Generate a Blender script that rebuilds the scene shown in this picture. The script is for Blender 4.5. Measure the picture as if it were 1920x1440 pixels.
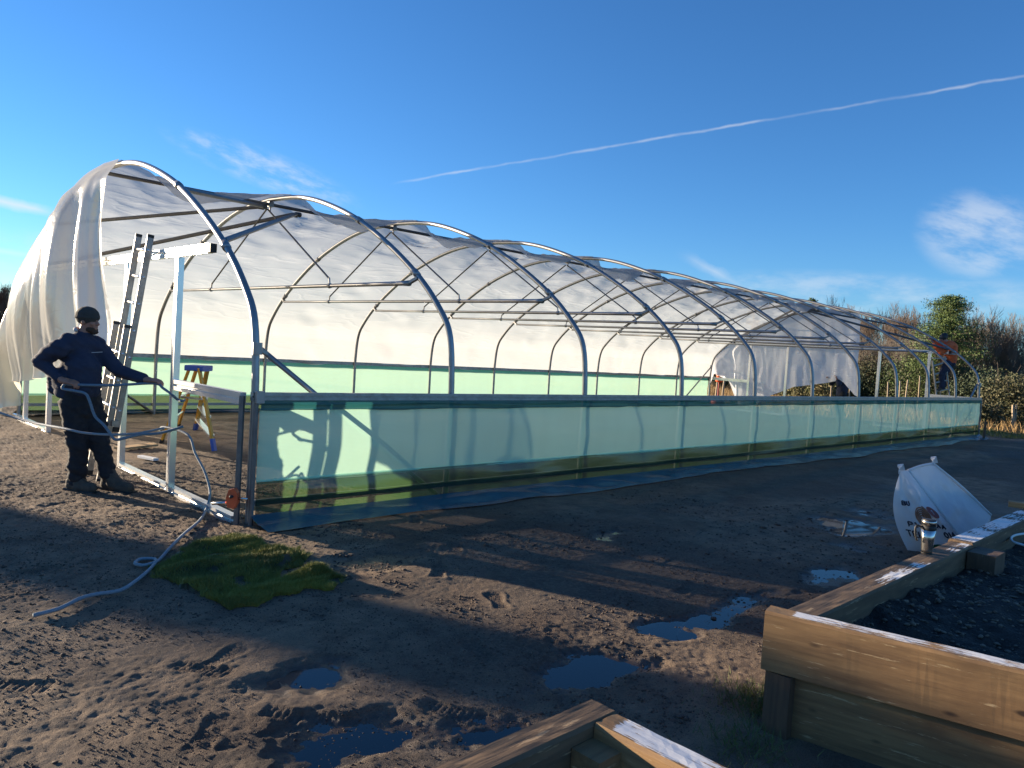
import bpy, bmesh, math, random
import numpy as np
from mathutils import Vector, Matrix
for o in list(bpy.data.objects): bpy.data.objects.remove(o)
S = bpy.context.scene
C = S.collection
random.seed(7); rng = np.random.default_rng(7)
# ------------------------------------------------------------------ camera
F = 1415.577; CX, CY = 960., 720.; H = 1.62
def _ray(px, py): return np.array([px-CX, -(py-CY), -F])
_U = _ray(2413, 750); _U /= np.linalg.norm(_U)
_V = _ray(-416, 569); _V -= _U*np.dot(_U, _V); _V /= np.linalg.norm(_V)
_Z = np.cross(_U, _V)
RM = np.stack([_U, _V, _Z]); CAM = np.array([0, 0, H])
def ray(px, py): return RM @ _ray(px, py)
def onz(px, py, z=0.):
    r = ray(px, py); return CAM + r*(z-H)/r[2]
def onx(px, py, x):
    r = ray(px, py); return CAM + r*x/r[0]
def ony(px, py, y):
    r = ray(px, py); return CAM + r*y/r[1]
FWD = RM @ np.array([0, 0, -1.]); RGT = RM @ np.array([1., 0, 0])
def onplane(px, py, P0, off=0.):
    """ray meets the upright plane through P0 that faces the camera, moved `off` metres towards it"""
    n = np.array([FWD[0], FWD[1], 0]); n /= np.linalg.norm(n)
    P = np.array(P0) - n*off
    r = ray(px, py); return CAM + r*(np.dot(P-CAM, n)/np.dot(r, n))
cd = bpy.data.cameras.new('camera'); cam = bpy.data.objects.new('camera', cd); C.objects.link(cam)
cd.sensor_width = 36; cd.lens = 36*F/1920; cd.clip_start = .05; cd.clip_end = 4000
cam.matrix_world = Matrix([list(RM[0])+[0], list(RM[1])+[0], list(RM[2])+[H], [0, 0, 0, 1]])
S.camera = cam
# ------------------------------------------------------------------ sky and sun
SUN = np.array([-.362, .932, .150]); SUN /= np.linalg.norm(SUN)
W = bpy.data.worlds.new('World'); S.world = W; W.use_nodes = True
nt = W.node_tree; N = nt.nodes; L = nt.links
bg = N['Background']
sky = N.new('ShaderNodeTexSky'); sky.sky_type = 'NISHITA'; sky.sun_disc = False
sky.sun_elevation = math.asin(SUN[2]); sky.sun_rotation = math.atan2(SUN[0], SUN[1])
sky.air_density = .9; sky.dust_density = 0.; sky.ozone_density = 5.0; sky.altitude = 50
def vmath(op, a, b=None):
    n = N.new('ShaderNodeVectorMath'); n.operation = op
    for i, v in enumerate((a, b)):
        if v is None: continue
        if isinstance(v, (tuple, list, np.ndarray)): n.inputs[i].default_value = tuple(float(q) for q in v)
        else: L.new(v, n.inputs[i])
    return n.outputs['Value'] if op in ('DOT_PRODUCT', 'LENGTH', 'DISTANCE') else n.outputs['Vector']
def smath(op, a, b=0., c=0., clamp=False):
    n = N.new('ShaderNodeMath'); n.operation = op; n.use_clamp = clamp
    for i, v in enumerate((a, b, c)):
        if isinstance(v, (int, float)): n.inputs[i].default_value = float(v)
        else: L.new(v, n.inputs[i])
    return n.outputs[0]
def sramp(v, a, b):
    n = N.new('ShaderNodeMapRange'); n.interpolation_type = 'SMOOTHSTEP'
    n.inputs[1].default_value = a; n.inputs[2].default_value = b; n.inputs[3].default_value = 0; n.inputs[4].default_value = 1
    L.new(v, n.inputs[0]); return n.outputs[0]
tc = N.new('ShaderNodeTexCoord'); D = tc.outputs['Generated']
def wnoise(scale, detail=4, vec=None, rough=.55):
    n = N.new('ShaderNodeTexNoise'); n.inputs['Scale'].default_value = scale; n.inputs['Detail'].default_value = detail
    n.inputs['Roughness'].default_value = rough
    L.new(vec if vec is not None else D, n.inputs['Vector']); return n.outputs['Fac']
def nrm(v): v = np.array(v, float); return v/np.linalg.norm(v)
cloud = None
def addcloud(m):
    global cloud
    cloud = m if cloud is None else smath('MAXIMUM', cloud, m)
def streak(p0, p1, width, strength, fade0=.02, fade1=.02, wob=.004):
    a, b = nrm(ray(*p0)), nrm(ray(*p1)); n = nrm(np.cross(a, b)); mid = nrm(a+b); t = nrm(np.cross(n, mid))
    half = abs(np.dot(b, t))
    wv = smath('MULTIPLY', smath('SUBTRACT', wnoise(22, 3), .5), wob*2)
    dist = smath('ABSOLUTE', smath('ADD', vmath('DOT_PRODUCT', D, n), wv))
    along = vmath('DOT_PRODUCT', D, t); front = sramp(vmath('DOT_PRODUCT', D, mid), .2, .4)
    e0 = sramp(along, -half-fade0, -half+fade0); e1 = smath('SUBTRACT', 1., sramp(along, half-fade1, half+fade1))
    nz = wnoise(60, 4); wd = smath('MULTIPLY', smath('ADD', nz, .45), width)
    core = smath('SUBTRACT', 1., smath('DIVIDE', dist, wd), clamp=True)
    m = smath('MULTIPLY', smath('MULTIPLY', core, e0), smath('MULTIPLY', e1, front))
    m = smath('MULTIPLY', m, smath('MULTIPLY_ADD', sramp(wnoise(13, 3), .35, .68), .75, .25)); addcloud(smath('MULTIPLY', m, strength))
def wisp(c, rx, ry, strength, tilt=0., sc=18, lo=.42, hi=.75):
    z = nrm(ray(*c)); x = nrm(np.cross((0, 0, 1), z))*-1; y = np.cross(z, x)
    ca, sa = math.cos(tilt), math.sin(tilt); X = x*ca+y*sa; Y = y*ca-x*sa
    u = smath('DIVIDE', vmath('DOT_PRODUCT', D, X), rx); v = smath('DIVIDE', vmath('DOT_PRODUCT', D, Y), ry)
    r2 = smath('ADD', smath('MULTIPLY', u, u), smath('MULTIPLY', v, v))
    front = sramp(vmath('DOT_PRODUCT', D, z), .3, .5)
    fall = smath('SUBTRACT', 1., sramp(r2, .1, 1.0))
    cmb = N.new('ShaderNodeCombineXYZ'); L.new(smath('MULTIPLY', u, rx*sc), cmb.inputs[0]); L.new(smath('MULTIPLY', v, ry*sc*2.6), cmb.inputs[1])
    cmb.inputs[2].default_value = c[0]*.01
    nz = sramp(wnoise(1., 5, cmb.outputs[0], .6), lo, hi)
    addcloud(smath('MULTIPLY', smath('MULTIPLY', smath('MULTIPLY', fall, nz), front), strength))
streak((770, 338), (2100, 112), .0023, .42, .03, .05, .0025)
streak((-40, 368), (90, 398), .008, .7, .02, .02, .003)
streak((1300, 488), (1420, 552), .009, .42, .03, .03, .003)
streak((-60, 462), (70, 480), .006, .35, .02, .02, .003)
wisp((500, 318), .13, .026, .42, .24, 26, .36, .75)
wisp((1840, 442), .075, .055, .46, .3, 17, .32, .68)
wisp((1560, 548), .32, .03, .34, .0, 16, .35, .75)
wisp((200, 520), .2, .06, .3, .1, 12, .35, .8)
mx = N.new('ShaderNodeMix'); mx.data_type = 'RGBA'; L.new(cloud, mx.inputs[0]); hs = N.new('ShaderNodeHueSaturation'); hs.inputs['Hue'].default_value = .502; hs.inputs['Saturation'].default_value = 1.03; hs.inputs['Value'].default_value = .88; L.new(sky.outputs[0], hs.inputs['Color']); L.new(hs.outputs[0], mx.inputs[6])
mx.inputs[7].default_value = (3.0, 3.15, 3.3, 1)
L.new(mx.outputs[2], bg.inputs[0]); bg.inputs[1].default_value = .10
sl = bpy.data.lights.new('sun', 'SUN'); sl.energy = 5.0; sl.angle = math.radians(.53); sl.color = (1, .82, .60)
so = bpy.data.objects.new('sun', sl); C.objects.link(so)
so.rotation_euler = Vector(SUN).to_track_quat('Z', 'Y').to_euler()
S.view_settings.view_transform = 'Standard'; S.view_settings.look = 'None'; S.view_settings.exposure = 1.52; S.view_settings.gamma = 1
S.render.engine = 'CYCLES'
try:
    S.cycles.max_bounces = 10; S.cycles.transparent_max_bounces = 24; S.cycles.transmission_bounces = 6
except Exception: pass
# ------------------------------------------------------------------ materials
def mat(name, col, rough=.6, metal=0., noise=None, bump=None, spec=None, coord='Object'):
    """noise = (scale, amount, second colour); bump = (scale, strength, distance)"""
    m = bpy.data.materials.new(name); m.use_nodes = True; t = m.node_tree; b = t.nodes['Principled BSDF']
    b.inputs['Base Color'].default_value = (*col, 1); b.inputs['Roughness'].default_value = rough; b.inputs['Metallic'].default_value = metal
    if spec is not None: b.inputs['Specular IOR Level'].default_value = spec
    tcn = t.nodes.new('ShaderNodeTexCoord')
    if noise:
        n = t.nodes.new('ShaderNodeTexNoise'); n.inputs['Scale'].default_value = noise[0]; n.inputs['Detail'].default_value = 6; n.inputs['Roughness'].default_value = .65
        t.links.new(tcn.outputs[coord], n.inputs['Vector'])
        r = t.nodes.new('ShaderNodeMapRange'); r.inputs[1].default_value = .35; r.inputs[2].default_value = .65; r.inputs[3].default_value = 0; r.inputs[4].default_value = noise[1]
        t.links.new(n.outputs['Fac'], r.inputs[0])
        k = t.nodes.new('ShaderNodeMix'); k.data_type = 'RGBA'; k.inputs[6].default_value = (*col, 1); k.inputs[7].default_value = (*noise[2], 1)
        t.links.new(r.outputs[0], k.inputs[0]); t.links.new(k.outputs[2], b.inputs['Base Color'])
    if bump:
        n2 = t.nodes.new('ShaderNodeTexNoise'); n2.inputs['Scale'].default_value = bump[0]; n2.inputs['Detail'].default_value = 5
        t.links.new(tcn.outputs[coord], n2.inputs['Vector'])
        bp = t.nodes.new('ShaderNodeBump'); bp.inputs['Strength'].default_value = bump[1]; bp.inputs['Distance'].default_value = bump[2]
        t.links.new(n2.outputs['Fac'], bp.inputs['Height']); t.links.new(bp.outputs[0], b.inputs['Normal'])
    return m
def sheetmat(name, col, transp, trans, gloss, rough=.25, crease=None, weave=None, tcol=None):
    """thin sheet: part clear, part light-diffusing (translucent + diffuse), part glossy"""
    m = bpy.data.materials.new(name); m.use_nodes = True; t = m.node_tree; t.nodes.clear()
    o = t.nodes.new('ShaderNodeOutputMaterial'); df = t.nodes.new('ShaderNodeBsdfDiffuse'); tl = t.nodes.new('ShaderNodeBsdfTranslucent')
    gl = t.nodes.new('ShaderNodeBsdfGlossy'); tr = t.nodes.new('ShaderNodeBsdfTransparent')
    df.inputs[0].default_value = (*col, 1); tl.inputs[0].default_value = (*(tcol or col), 1); gl.inputs['Roughness'].default_value = rough
    m1 = t.nodes.new('ShaderNodeMixShader'); m1.inputs[0].default_value = trans; t.links.new(df.outputs[0], m1.inputs[1]); t.links.new(tl.outputs[0], m1.inputs[2])
    m2 = t.nodes.new('ShaderNodeMixShader'); m2.inputs[0].default_value = gloss; t.links.new(m1.outputs[0], m2.inputs[1]); t.links.new(gl.outputs[0], m2.inputs[2])
    m3 = t.nodes.new('ShaderNodeMixShader'); m3.inputs[0].default_value = transp; t.links.new(m2.outputs[0], m3.inputs[1]); t.links.new(tr.outputs[0], m3.inputs[2])
    t.links.new(m3.outputs[0], o.inputs[0])
    tcn = t.nodes.new('ShaderNodeTexCoord')
    if crease:  # long soft creases in the film
        mp = t.nodes.new('ShaderNodeMapping'); mp.inputs['Scale'].default_value = (.5, 1.6, 3.0); mp.inputs['Rotation'].default_value = (.3, .2, .1); t.links.new(tcn.outputs['Object'], mp.inputs[0])
        n = t.nodes.new('ShaderNodeTexNoise'); n.inputs['Scale'].default_value = .9; n.inputs['Detail'].default_value = 6; n.inputs['Distortion'].default_value = 1.2; t.links.new(mp.outputs[0], n.inputs['Vector'])
        bp = t.nodes.new('ShaderNodeBump'); bp.inputs['Strength'].default_value = crease; bp.inputs['Distance'].default_value = .12
        rg = t.nodes.new('ShaderNodeTexNoise'); rg.inputs['Scale'].default_value = 1.1; rg.inputs['Detail'].default_value = 2; rg.inputs['Distortion'].default_value = .4; t.links.new(mp.outputs[0], rg.inputs['Vector'])
        ab = t.nodes.new('ShaderNodeMath'); ab.operation = 'SUBTRACT'; ab.inputs[1].default_value = .5; t.links.new(rg.outputs['Fac'], ab.inputs[0])
        a2_ = t.nodes.new('ShaderNodeMath'); a2_.operation = 'ABSOLUTE'; t.links.new(ab.outputs[0], a2_.inputs[0])
        a3_ = t.nodes.new('ShaderNodeMath'); a3_.operation = 'MINIMUM'; a3_.inputs[1].default_value = .035; t.links.new(a2_.outputs[0], a3_.inputs[0])
        a4_ = t.nodes.new('ShaderNodeMath'); a4_.operation = 'MULTIPLY_ADD'; a4_.inputs[1].default_value = 14.; t.links.new(a3_.outputs[0], a4_.inputs[0]); t.links.new(n.outputs['Fac'], a4_.inputs[2])
        t.links.new(a4_.outputs[0], bp.inputs['Height'])
        for q in (df, tl, gl): t.links.new(bp.outputs[0], q.inputs['Normal'])
    if weave:   # fine mesh: clear share varies a little from thread to thread and in cloudy patches
        n = t.nodes.new('ShaderNodeTexNoise'); n.inputs['Scale'].default_value = 3.; n.inputs['Detail'].default_value = 8
        mp = t.nodes.new('ShaderNodeMapping'); mp.inputs['Scale'].default_value = (1, 1, .25); t.links.new(tcn.outputs['Object'], mp.inputs[0]); t.links.new(mp.outputs[0], n.inputs['Vector'])
        wv = t.nodes.new('ShaderNodeTexWave'); wv.bands_direction = 'Z'; wv.inputs['Scale'].default_value = 26; wv.inputs['Distortion'].default_value = .6
        t.links.new(tcn.outputs['Object'], wv.inputs['Vector'])
        a = t.nodes.new('ShaderNodeMath'); a.operation = 'MULTIPLY_ADD'; a.inputs[1].default_value = weave; a.inputs[2].default_value = transp-weave*.5
        t.links.new(n.outputs['Fac'], a.inputs[0])
        a2 = t.nodes.new('ShaderNodeMath'); a2.operation = 'MULTIPLY_ADD'; a2.inputs[1].default_value = .05; t.links.new(wv.outputs['Fac'], a2.inputs[0]); t.links.new(a.outputs[0], a2.inputs[2])
        t.links.new(a2.outputs[0], m3.inputs[0])
    return m
def woodmat(name, base, dark, pale, axis=0, paint=None):
    m = bpy.data.materials.new(name); m.use_nodes = True; t = m.node_tree; b = t.nodes['Principled BSDF']; b.inputs['Roughness'].default_value = .8
    tcn = t.nodes.new('ShaderNodeTexCoord'); mp = t.nodes.new('ShaderNodeMapping')
    oi = t.nodes.new('ShaderNodeObjectInfo'); off = t.nodes.new('ShaderNodeVectorMath'); off.operation = 'MULTIPLY_ADD'; off.inputs[1].default_value = (31, 17, 23)
    t.links.new(oi.outputs['Random'], off.inputs[0]); t.links.new(tcn.outputs['Object'], off.inputs[2])
    sc = [14, 14, 14]; sc[axis] = 1.1; mp.inputs['Scale'].default_value = sc; t.links.new(off.outputs[0], mp.inputs[0])
    def tex(scale, det, src, r=.6):
        n = t.nodes.new('ShaderNodeTexNoise'); n.inputs['Scale'].default_value = scale; n.inputs['Detail'].default_value = det; n.inputs['Roughness'].default_value = r
        t.links.new(src, n.inputs['Vector']); return n.outputs['Fac']
    def rng_(v, a, b_):
        r = t.nodes.new('ShaderNodeMapRange'); r.inputs[1].default_value = a; r.inputs[2].default_value = b_; t.links.new(v, r.inputs[0]); return r.outputs[0]
    def mixc(f, a, c):
        k = t.nodes.new('ShaderNodeMix'); k.data_type = 'RGBA'; t.links.new(f, k.inputs[0])
        for i, v in ((6, a), (7, c)):
            if isinstance(v, tuple): k.inputs[i].default_value = (*v, 1)
            else: t.links.new(v, k.inputs[i])
        return k.outputs[2]
    grain = tex(2.2, 8, mp.outputs[0]); c1 = mixc(rng_(grain, .38, .68), base, dark)
    blot = tex(2.6, 5, off.outputs[0]); c2 = mixc(rng_(blot, .52, .72), c1, dark)
    mp2 = t.nodes.new('ShaderNodeMapping'); s2 = [14, 14, 34]; s2[axis] = 3; mp2.inputs['Scale'].default_value = s2; t.links.new(off.outputs[0], mp2.inputs[0])
    fl = tex(1.6, 6, mp2.outputs[0], .7); c3 = mixc(rng_(fl, .60, .66), c2, pale)
    vk = t.nodes.new('ShaderNodeTexVoronoi'); vk.inputs['Scale'].default_value = 1.; mk = t.nodes.new('ShaderNodeMapping'); sk = [7, 7, 9]; sk[axis] = 3.2; mk.inputs['Scale'].default_value = sk; t.links.new(off.outputs[0], mk.inputs[0]); t.links.new(mk.outputs[0], vk.inputs['Vector'])
    c3 = mixc(rng_(vk.outputs['Distance'], .13, .07), c3, (.05, .028, .016))
    bp = t.nodes.new('ShaderNodeBump'); bp.inputs['Strength'].default_value = .5; bp.inputs['Distance'].default_value = .006; t.links.new(grain, bp.inputs['Height'])
    t.links.new(bp.outputs[0], b.inputs['Normal'])
    if paint is not None:      # worn white coat on the upward face
        g = t.nodes.new('ShaderNodeNewGeometry'); sx = t.nodes.new('ShaderNodeSeparateXYZ'); t.links.new(g.outputs['True Normal'], sx.inputs[0])
        up = rng_(sx.outputs[2], .6, .8)
        at = t.nodes.new('ShaderNodeAttribute'); at.attribute_name = 'paint'
        wn = tex(7., 6, mp.outputs[0], .7); wn2 = tex(4., 5, tcn.outputs['Object'])
        ad = t.nodes.new('ShaderNodeMath'); ad.operation = 'ADD'; t.links.new(wn, ad.inputs[0]); t.links.new(wn2, ad.inputs[1])
        ad2 = t.nodes.new('ShaderNodeMath'); ad2.operation = 'ADD'; t.links.new(ad.outputs[0], ad2.inputs[0]); t.links.new(at.outputs['Fac'], ad2.inputs[1])
        pm = t.nodes.new('ShaderNodeMath'); pm.operation = 'MULTIPLY'; t.links.new(rng_(ad2.outputs[0], 1.30, 1.38), pm.inputs[0]); t.links.new(up, pm.inputs[1])
        c3 = mixc(pm.outputs[0], c3, (.74, .73, .70))
    t.links.new(c3, b.inputs['Base Color']); return m
M = {}
M['galv'] = mat('galvanised_steel', (.34, .34, .34), .42, .8, (7, .6, (.22, .22, .22)), (60, .15, .002))
M['galv_dark'] = mat('dark_steel_tube', (.13, .13, .135), .45, .6, (9, .6, (.20, .20, .2)))
M['alu'] = mat('aluminium', (.82, .82, .80), .26, .6, (5, .5, (.68, .67, .66)))
M['alu_old'] = mat('worn_aluminium', (.40, .39, .37), .5, .8, (14, .7, (.24, .22, .20)), (50, .2, .002))
M['rubber'] = mat('black_plastic', (.02, .02, .02), .6)
M['film'] = sheetmat('clear_polythene', (.56, .57, .58), .11, .60, .07, .22, tcol=(.46, .485, .505), crease=.14)
M['film_end_sunlit'] = sheetmat('sunlit_folded_polythene', (.74, .73, .69), .06, .60, .14, .16, tcol=(.76, .70, .56), crease=.04)  # same sheet as the roof; cream of the sun behind it put into the colour
M['film_far_skylit'] = sheetmat('skylit_hanging_polythene', (.88, .89, .92), .02, .35, .04, .3, tcol=(.8, .8, .8), crease=.12)  # same sheet again, paler and bluer: skylight put into the colour
M['net'] = sheetmat('green_netting', (.46, .86, .64), .22, .34, .02, .4, weave=.10, tcol=(.55, .85, .66))
M['net_band'] = sheetmat('dark_green_netting_hem', (.02, .12, .12), .06, .3, .03, .4)
M['skirt'] = sheetmat('dark_green_polythene', (.03, .075, .045), .20, .55, .06, .2, weave=.1, tcol=(.045, .095, .03))
M['flap'] = mat('sky_tinted_membrane', (.03, .115, .15), .24, 0, (4, .6, (.02, .07, .085)), (30, .3, .01))  # blue of the reflected sky is put into the membrane colour
M['yellow'] = mat('yellow_fibreglass', (.72, .36, .03), .5, 0, (8, .5, (.55, .26, .03)))
M['blue'] = mat('blue_plastic', (.03, .10, .42), .45)
M['orange'] = mat('orange_plastic', (.80, .13, .035), .5, 0, (12, .5, (.6, .09, .03)))
M['navy'] = mat('navy_cloth', (.022, .028, .055), .9, 0, (25, .6, (.032, .038, .066)), (120, .4, .004))
M['trouser'] = mat('dark_work_cloth', (.012, .013, .02), .92, 0, (20, .6, (.03, .028, .027)), (100, .4, .004))
M['boot'] = mat('muddy_leather', (.05, .043, .036), .85, 0, (18, .8, (.10, .078, .056)), (60, .5, .006))
M['skin'] = mat('skin', (.36, .175, .115), .55, 0, (30, .4, (.29, .13, .09)))
M['beard'] = mat('brown_hair', (.055, .032, .02), .9, 0, None, (150, .8, .004))
M['beanie'] = mat('grey_knit', (.045, .043, .038), .95, 0, (40, .6, (.06, .056, .05)), (140, .8, .004))
M['grey_cloth'] = mat('pale_grey_cloth', (.45, .45, .46), .9)
M['hivis'] = mat('orange_cloth', (.75, .13, .03), .8, 0, (15, .5, (.58, .09, .025)), (60, .4, .01))
M['reflect'] = mat('grey_reflective_tape', (.5, .5, .48), .4)
M['rope'] = mat('grey_blue_rope', (.17, .24, .30), .7, 0, (90, .7, (.09, .13, .17)), (300, .8, .004))
M['hose'] = mat('pale_grey_rope', (.27, .32, .35), .7, 0, (90, .7, (.17, .20, .23)), (300, .8, .004))
M['bag'] = sheetmat('woven_white_plastic', (.80, .80, .80), .03, .35, .04, .4)
M['ink'] = mat('black_ink', (.03, .03, .05), .7)
M['spiral'] = mat('brown_ink', (.42, .17, .09), .7)
M['redink'] = mat('red_ink', (.36, .06, .04), .7)
M['greenink'] = mat('green_ink', (.02, .16, .09), .7)
M['steel'] = mat('brushed_steel', (.66, .63, .58), .24, 1., (40, .3, (.5, .48, .44)))
M['white'] = mat('white_paint', (.75, .75, .73), .6)
M['stake'] = mat('weathered_stake', (.42, .33, .22), .85, 0, (20, .6, (.27, .21, .15)))
M['stake_dark'] = mat('dark_stake', (.12, .085, .06), .85, 0, (20, .6, (.07, .05, .04)))
M['board'] = woodmat('fresh_board', (.55, .36, .18), (.42, .26, .12), (.62, .45, .26), 0)
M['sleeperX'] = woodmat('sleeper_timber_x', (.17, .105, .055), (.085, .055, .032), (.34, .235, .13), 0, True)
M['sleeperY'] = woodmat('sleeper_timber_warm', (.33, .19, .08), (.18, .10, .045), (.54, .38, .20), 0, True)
M['sleeperZ'] = woodmat('sleeper_timber_z', (.13, .075, .042), (.07, .043, .027), (.2, .13, .08), 2)
M['soil'] = mat('black_compost', (.018, .013, .011), .9, 0, (11, .9, (.04, .029, .022)), (45, 1., .03))
M['crumb'] = mat('compost_crumbs', (.07, .048, .033), .9, 0, (25, .9, (.24, .18, .13)))
M['clod'] = mat('mud_clods', (.085, .058, .042), .85, 0, (20, .8, (.045, .032, .025)), (70, .6, .006))
M['bark'] = mat('grey_brown_bark', (.16, .125, .095), .9, 0, (6, .7, (.09, .068, .05)), (25, .6, .02))
M['bark_pale'] = mat('pale_bark', (.33, .29, .24), .9, 0, (6, .7, (.2, .17, .14)))
M['twig'] = mat('brown_twigs', (.10, .070, .051), .9)
M['twig_pale'] = mat('pale_twigs', (.165, .137, .11), .9)
def leafmat(name, a, b):
    m = mat(name, a, .75, 0, (1.3, 1., b)); return m
M['needle'] = leafmat('conifer_needles', (.07, .12, .026), (.12, .165, .04))
M['ivy'] = leafmat('dark_evergreen_leaves', (.022, .042, .016), (.06, .075, .03))
M['shrub'] = leafmat('mixed_shrub_leaves', (.045, .06, .02), (.10, .08, .038))
M['bramble'] = leafmat('bramble_leaves', (.10, .12, .04), (.19, .14, .06))
M['moss'] = leafmat('turf_blades', (.30, .29, .05), (.13, .135, .035))
M['turf_soil'] = leafmat('matted_turf', (.075, .075, .028), (.045, .036, .024))
M['drygrass'] = leafmat('dry_grass_blades', (.46, .30, .12), (.30, .19, .08))
M['weed'] = leafmat('green_grass_blades', (.07, .11, .02), (.14, .15, .04))
def watermat():
    m = bpy.data.materials.new('shallow_muddy_water'); m.use_nodes = True; t = m.node_tree; t.nodes.clear(); n_ = t.nodes.new
    o = n_('ShaderNodeOutputMaterial'); tr = n_('ShaderNodeBsdfTransparent'); tr.inputs[0].default_value = (.50, .42, .34, 1); gl = n_('ShaderNodeBsdfGlossy'); gl.inputs['Roughness'].default_value = .03
    fr = n_('ShaderNodeFresnel'); fr.inputs[0].default_value = 1.6; mx_ = n_('ShaderNodeMixShader'); t.links.new(fr.outputs[0], mx_.inputs[0]); t.links.new(tr.outputs[0], mx_.inputs[1]); t.links.new(gl.outputs[0], mx_.inputs[2]); t.links.new(mx_.outputs[0], o.inputs[0])
    return m
M['water'] = watermat()
# ------------------------------------------------------------------ helpers
def tag(o, label=None, cat=None, group=None, kind=None):
    if label: o['label'] = label
    if cat: o['category'] = cat
    if group: o['group'] = group
    if kind: o['kind'] = kind
    return o
def empty(name, loc=(0, 0, 0)):
    o = bpy.data.objects.new(name, None); C.objects.link(o); o.location = tuple(float(v) for v in loc); return o
class MB:
    def __init__(s): s.v = []; s.f = []; s.mi = []; s.cur = 0
    def add(s, vs, fs):
        n = len(s.v); s.v += [tuple(float(c) for c in v) for v in vs]; s.f += [tuple(i+n for i in f) for f in fs]; s.mi += [s.cur]*len(fs)
    def box(s, a, b):
        x0, y0, z0 = a; x1, y1, z1 = b
        s.add([(x0,y0,z0),(x1,y0,z0),(x1,y1,z0),(x0,y1,z0),(x0,y0,z1),(x1,y0,z1),(x1,y1,z1),(x0,y1,z1)],
              [(0,3,2,1),(4,5,6,7),(0,1,5,4),(1,2,6,5),(2,3,7,6),(3,0,4,7)])
    def beam(s, p0, p1, w, h, up=(0,0,1), bev=0.):
        """bar of section w (sideways) x h (along up)"""
        p0, p1 = np.array(p0, float), np.array(p1, float); d = nrm(p1-p0); sd = np.cross(d, up)
        if np.linalg.norm(sd) < 1e-4: sd = np.cross(d, (1, 0, 0))
        sd = nrm(sd); u = np.cross(sd, d)
        if bev: q = [(-w/2+bev,-h/2),(w/2-bev,-h/2),(w/2,-h/2+bev),(w/2,h/2-bev),(w/2-bev,h/2),(-w/2+bev,h/2),(-w/2,h/2-bev),(-w/2,-h/2+bev)]
        else: q = [(-w/2,-h/2),(w/2,-h/2),(w/2,h/2),(-w/2,h/2)]
        s.prism(p0, p1, sd, u, q)
    def prism(s, p0, p1, sd, u, q):
        n = len(q); vs = [p0+sd*a+u*b for a, b in q]+[p1+sd*a+u*b for a, b in q]
        s.add(vs, [tuple(range(n))[::-1], tuple(range(n, 2*n))]+[(i, (i+1) % n, n+(i+1) % n, n+i) for i in range(n)])
    def channel(s, p0, p1, out, w=.06, h=.07):
        """aluminium rail with a groove in its outer face; out = direction of that face"""
        p0, p1 = np.array(p0, float), np.array(p1, float); d = nrm(p1-p0); out = nrm(np.array(out, float)); u = nrm(np.cross(d, out))
        q = [(-w/2,-h/2),(w/2,-h/2),(w/2,-h*.12),(w*.16,-h*.12),(w*.16,h*.12),(w/2,h*.12),(w/2,h/2),(-w/2,h/2)]
        s.prism(p0, p1, out, u, q)
    def tube(s, pts, r, n=8, caps=True):
        pts = [np.array(p, float) for p in pts]; k = len(pts); rr = r if hasattr(r, '__len__') else [r]*k
        t0 = nrm(pts[1]-pts[0]); ref = np.array((0, 0, 1.)) if abs(t0[2]) < .9 else np.array((1., 0, 0))
        nx = nrm(np.cross(t0, ref)); base = len(s.v); vs = []
        for i, p in enumerate(pts):
            t = nrm((pts[min(i+1, k-1)]-pts[max(i-1, 0)])+1e-12); nx = nrm(nx-t*np.dot(nx, t)); ny = np.cross(t, nx)
            for j in range(n):
                a = 2*math.pi*j/n; vs.append(p+(nx*math.cos(a)+ny*math.sin(a))*rr[i])
        fs = [(i*n+j, i*n+(j+1) % n, (i+1)*n+(j+1) % n, (i+1)*n+j) for i in range(k-1) for j in range(n)]
        if caps: fs += [tuple(range(n))[::-1], tuple(range((k-1)*n, k*n))]
        s.add(vs, fs)
    def lathe(s, prof, n=20, c=(0, 0, 0)):
        vs = [(c[0]+r*math.cos(2*math.pi*j/n), c[1]+r*math.sin(2*math.pi*j/n), c[2]+z) for r, z in prof for j in range(n)]
        k = len(prof); fs = [(i*n+j, i*n+(j+1) % n, (i+1)*n+(j+1) % n, (i+1)*n+j) for i in range(k-1) for j in range(n)]
        s.add(vs, fs+[tuple(range(n))[::-1], tuple(range((k-1)*n, k*n))])
    def build(s, name, m, parent=None, smooth=False):
        me = bpy.data.meshes.new(name); me.from_pydata(s.v, [], s.f)
        for x in (m if isinstance(m, (list, tuple)) else [m]): me.materials.append(M[x] if isinstance(x, str) else x)
        if isinstance(m, (list, tuple)): me.polygons.foreach_set('material_index', s.mi)
        if smooth: me.polygons.foreach_set('use_smooth', [True]*len(me.polygons))
        me.update(); o = bpy.data.objects.new(name, me); C.objects.link(o)
        if parent is not None: o.parent = parent; o.matrix_parent_inverse = Matrix.Translation(-Vector(parent.location))
        return o
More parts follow.
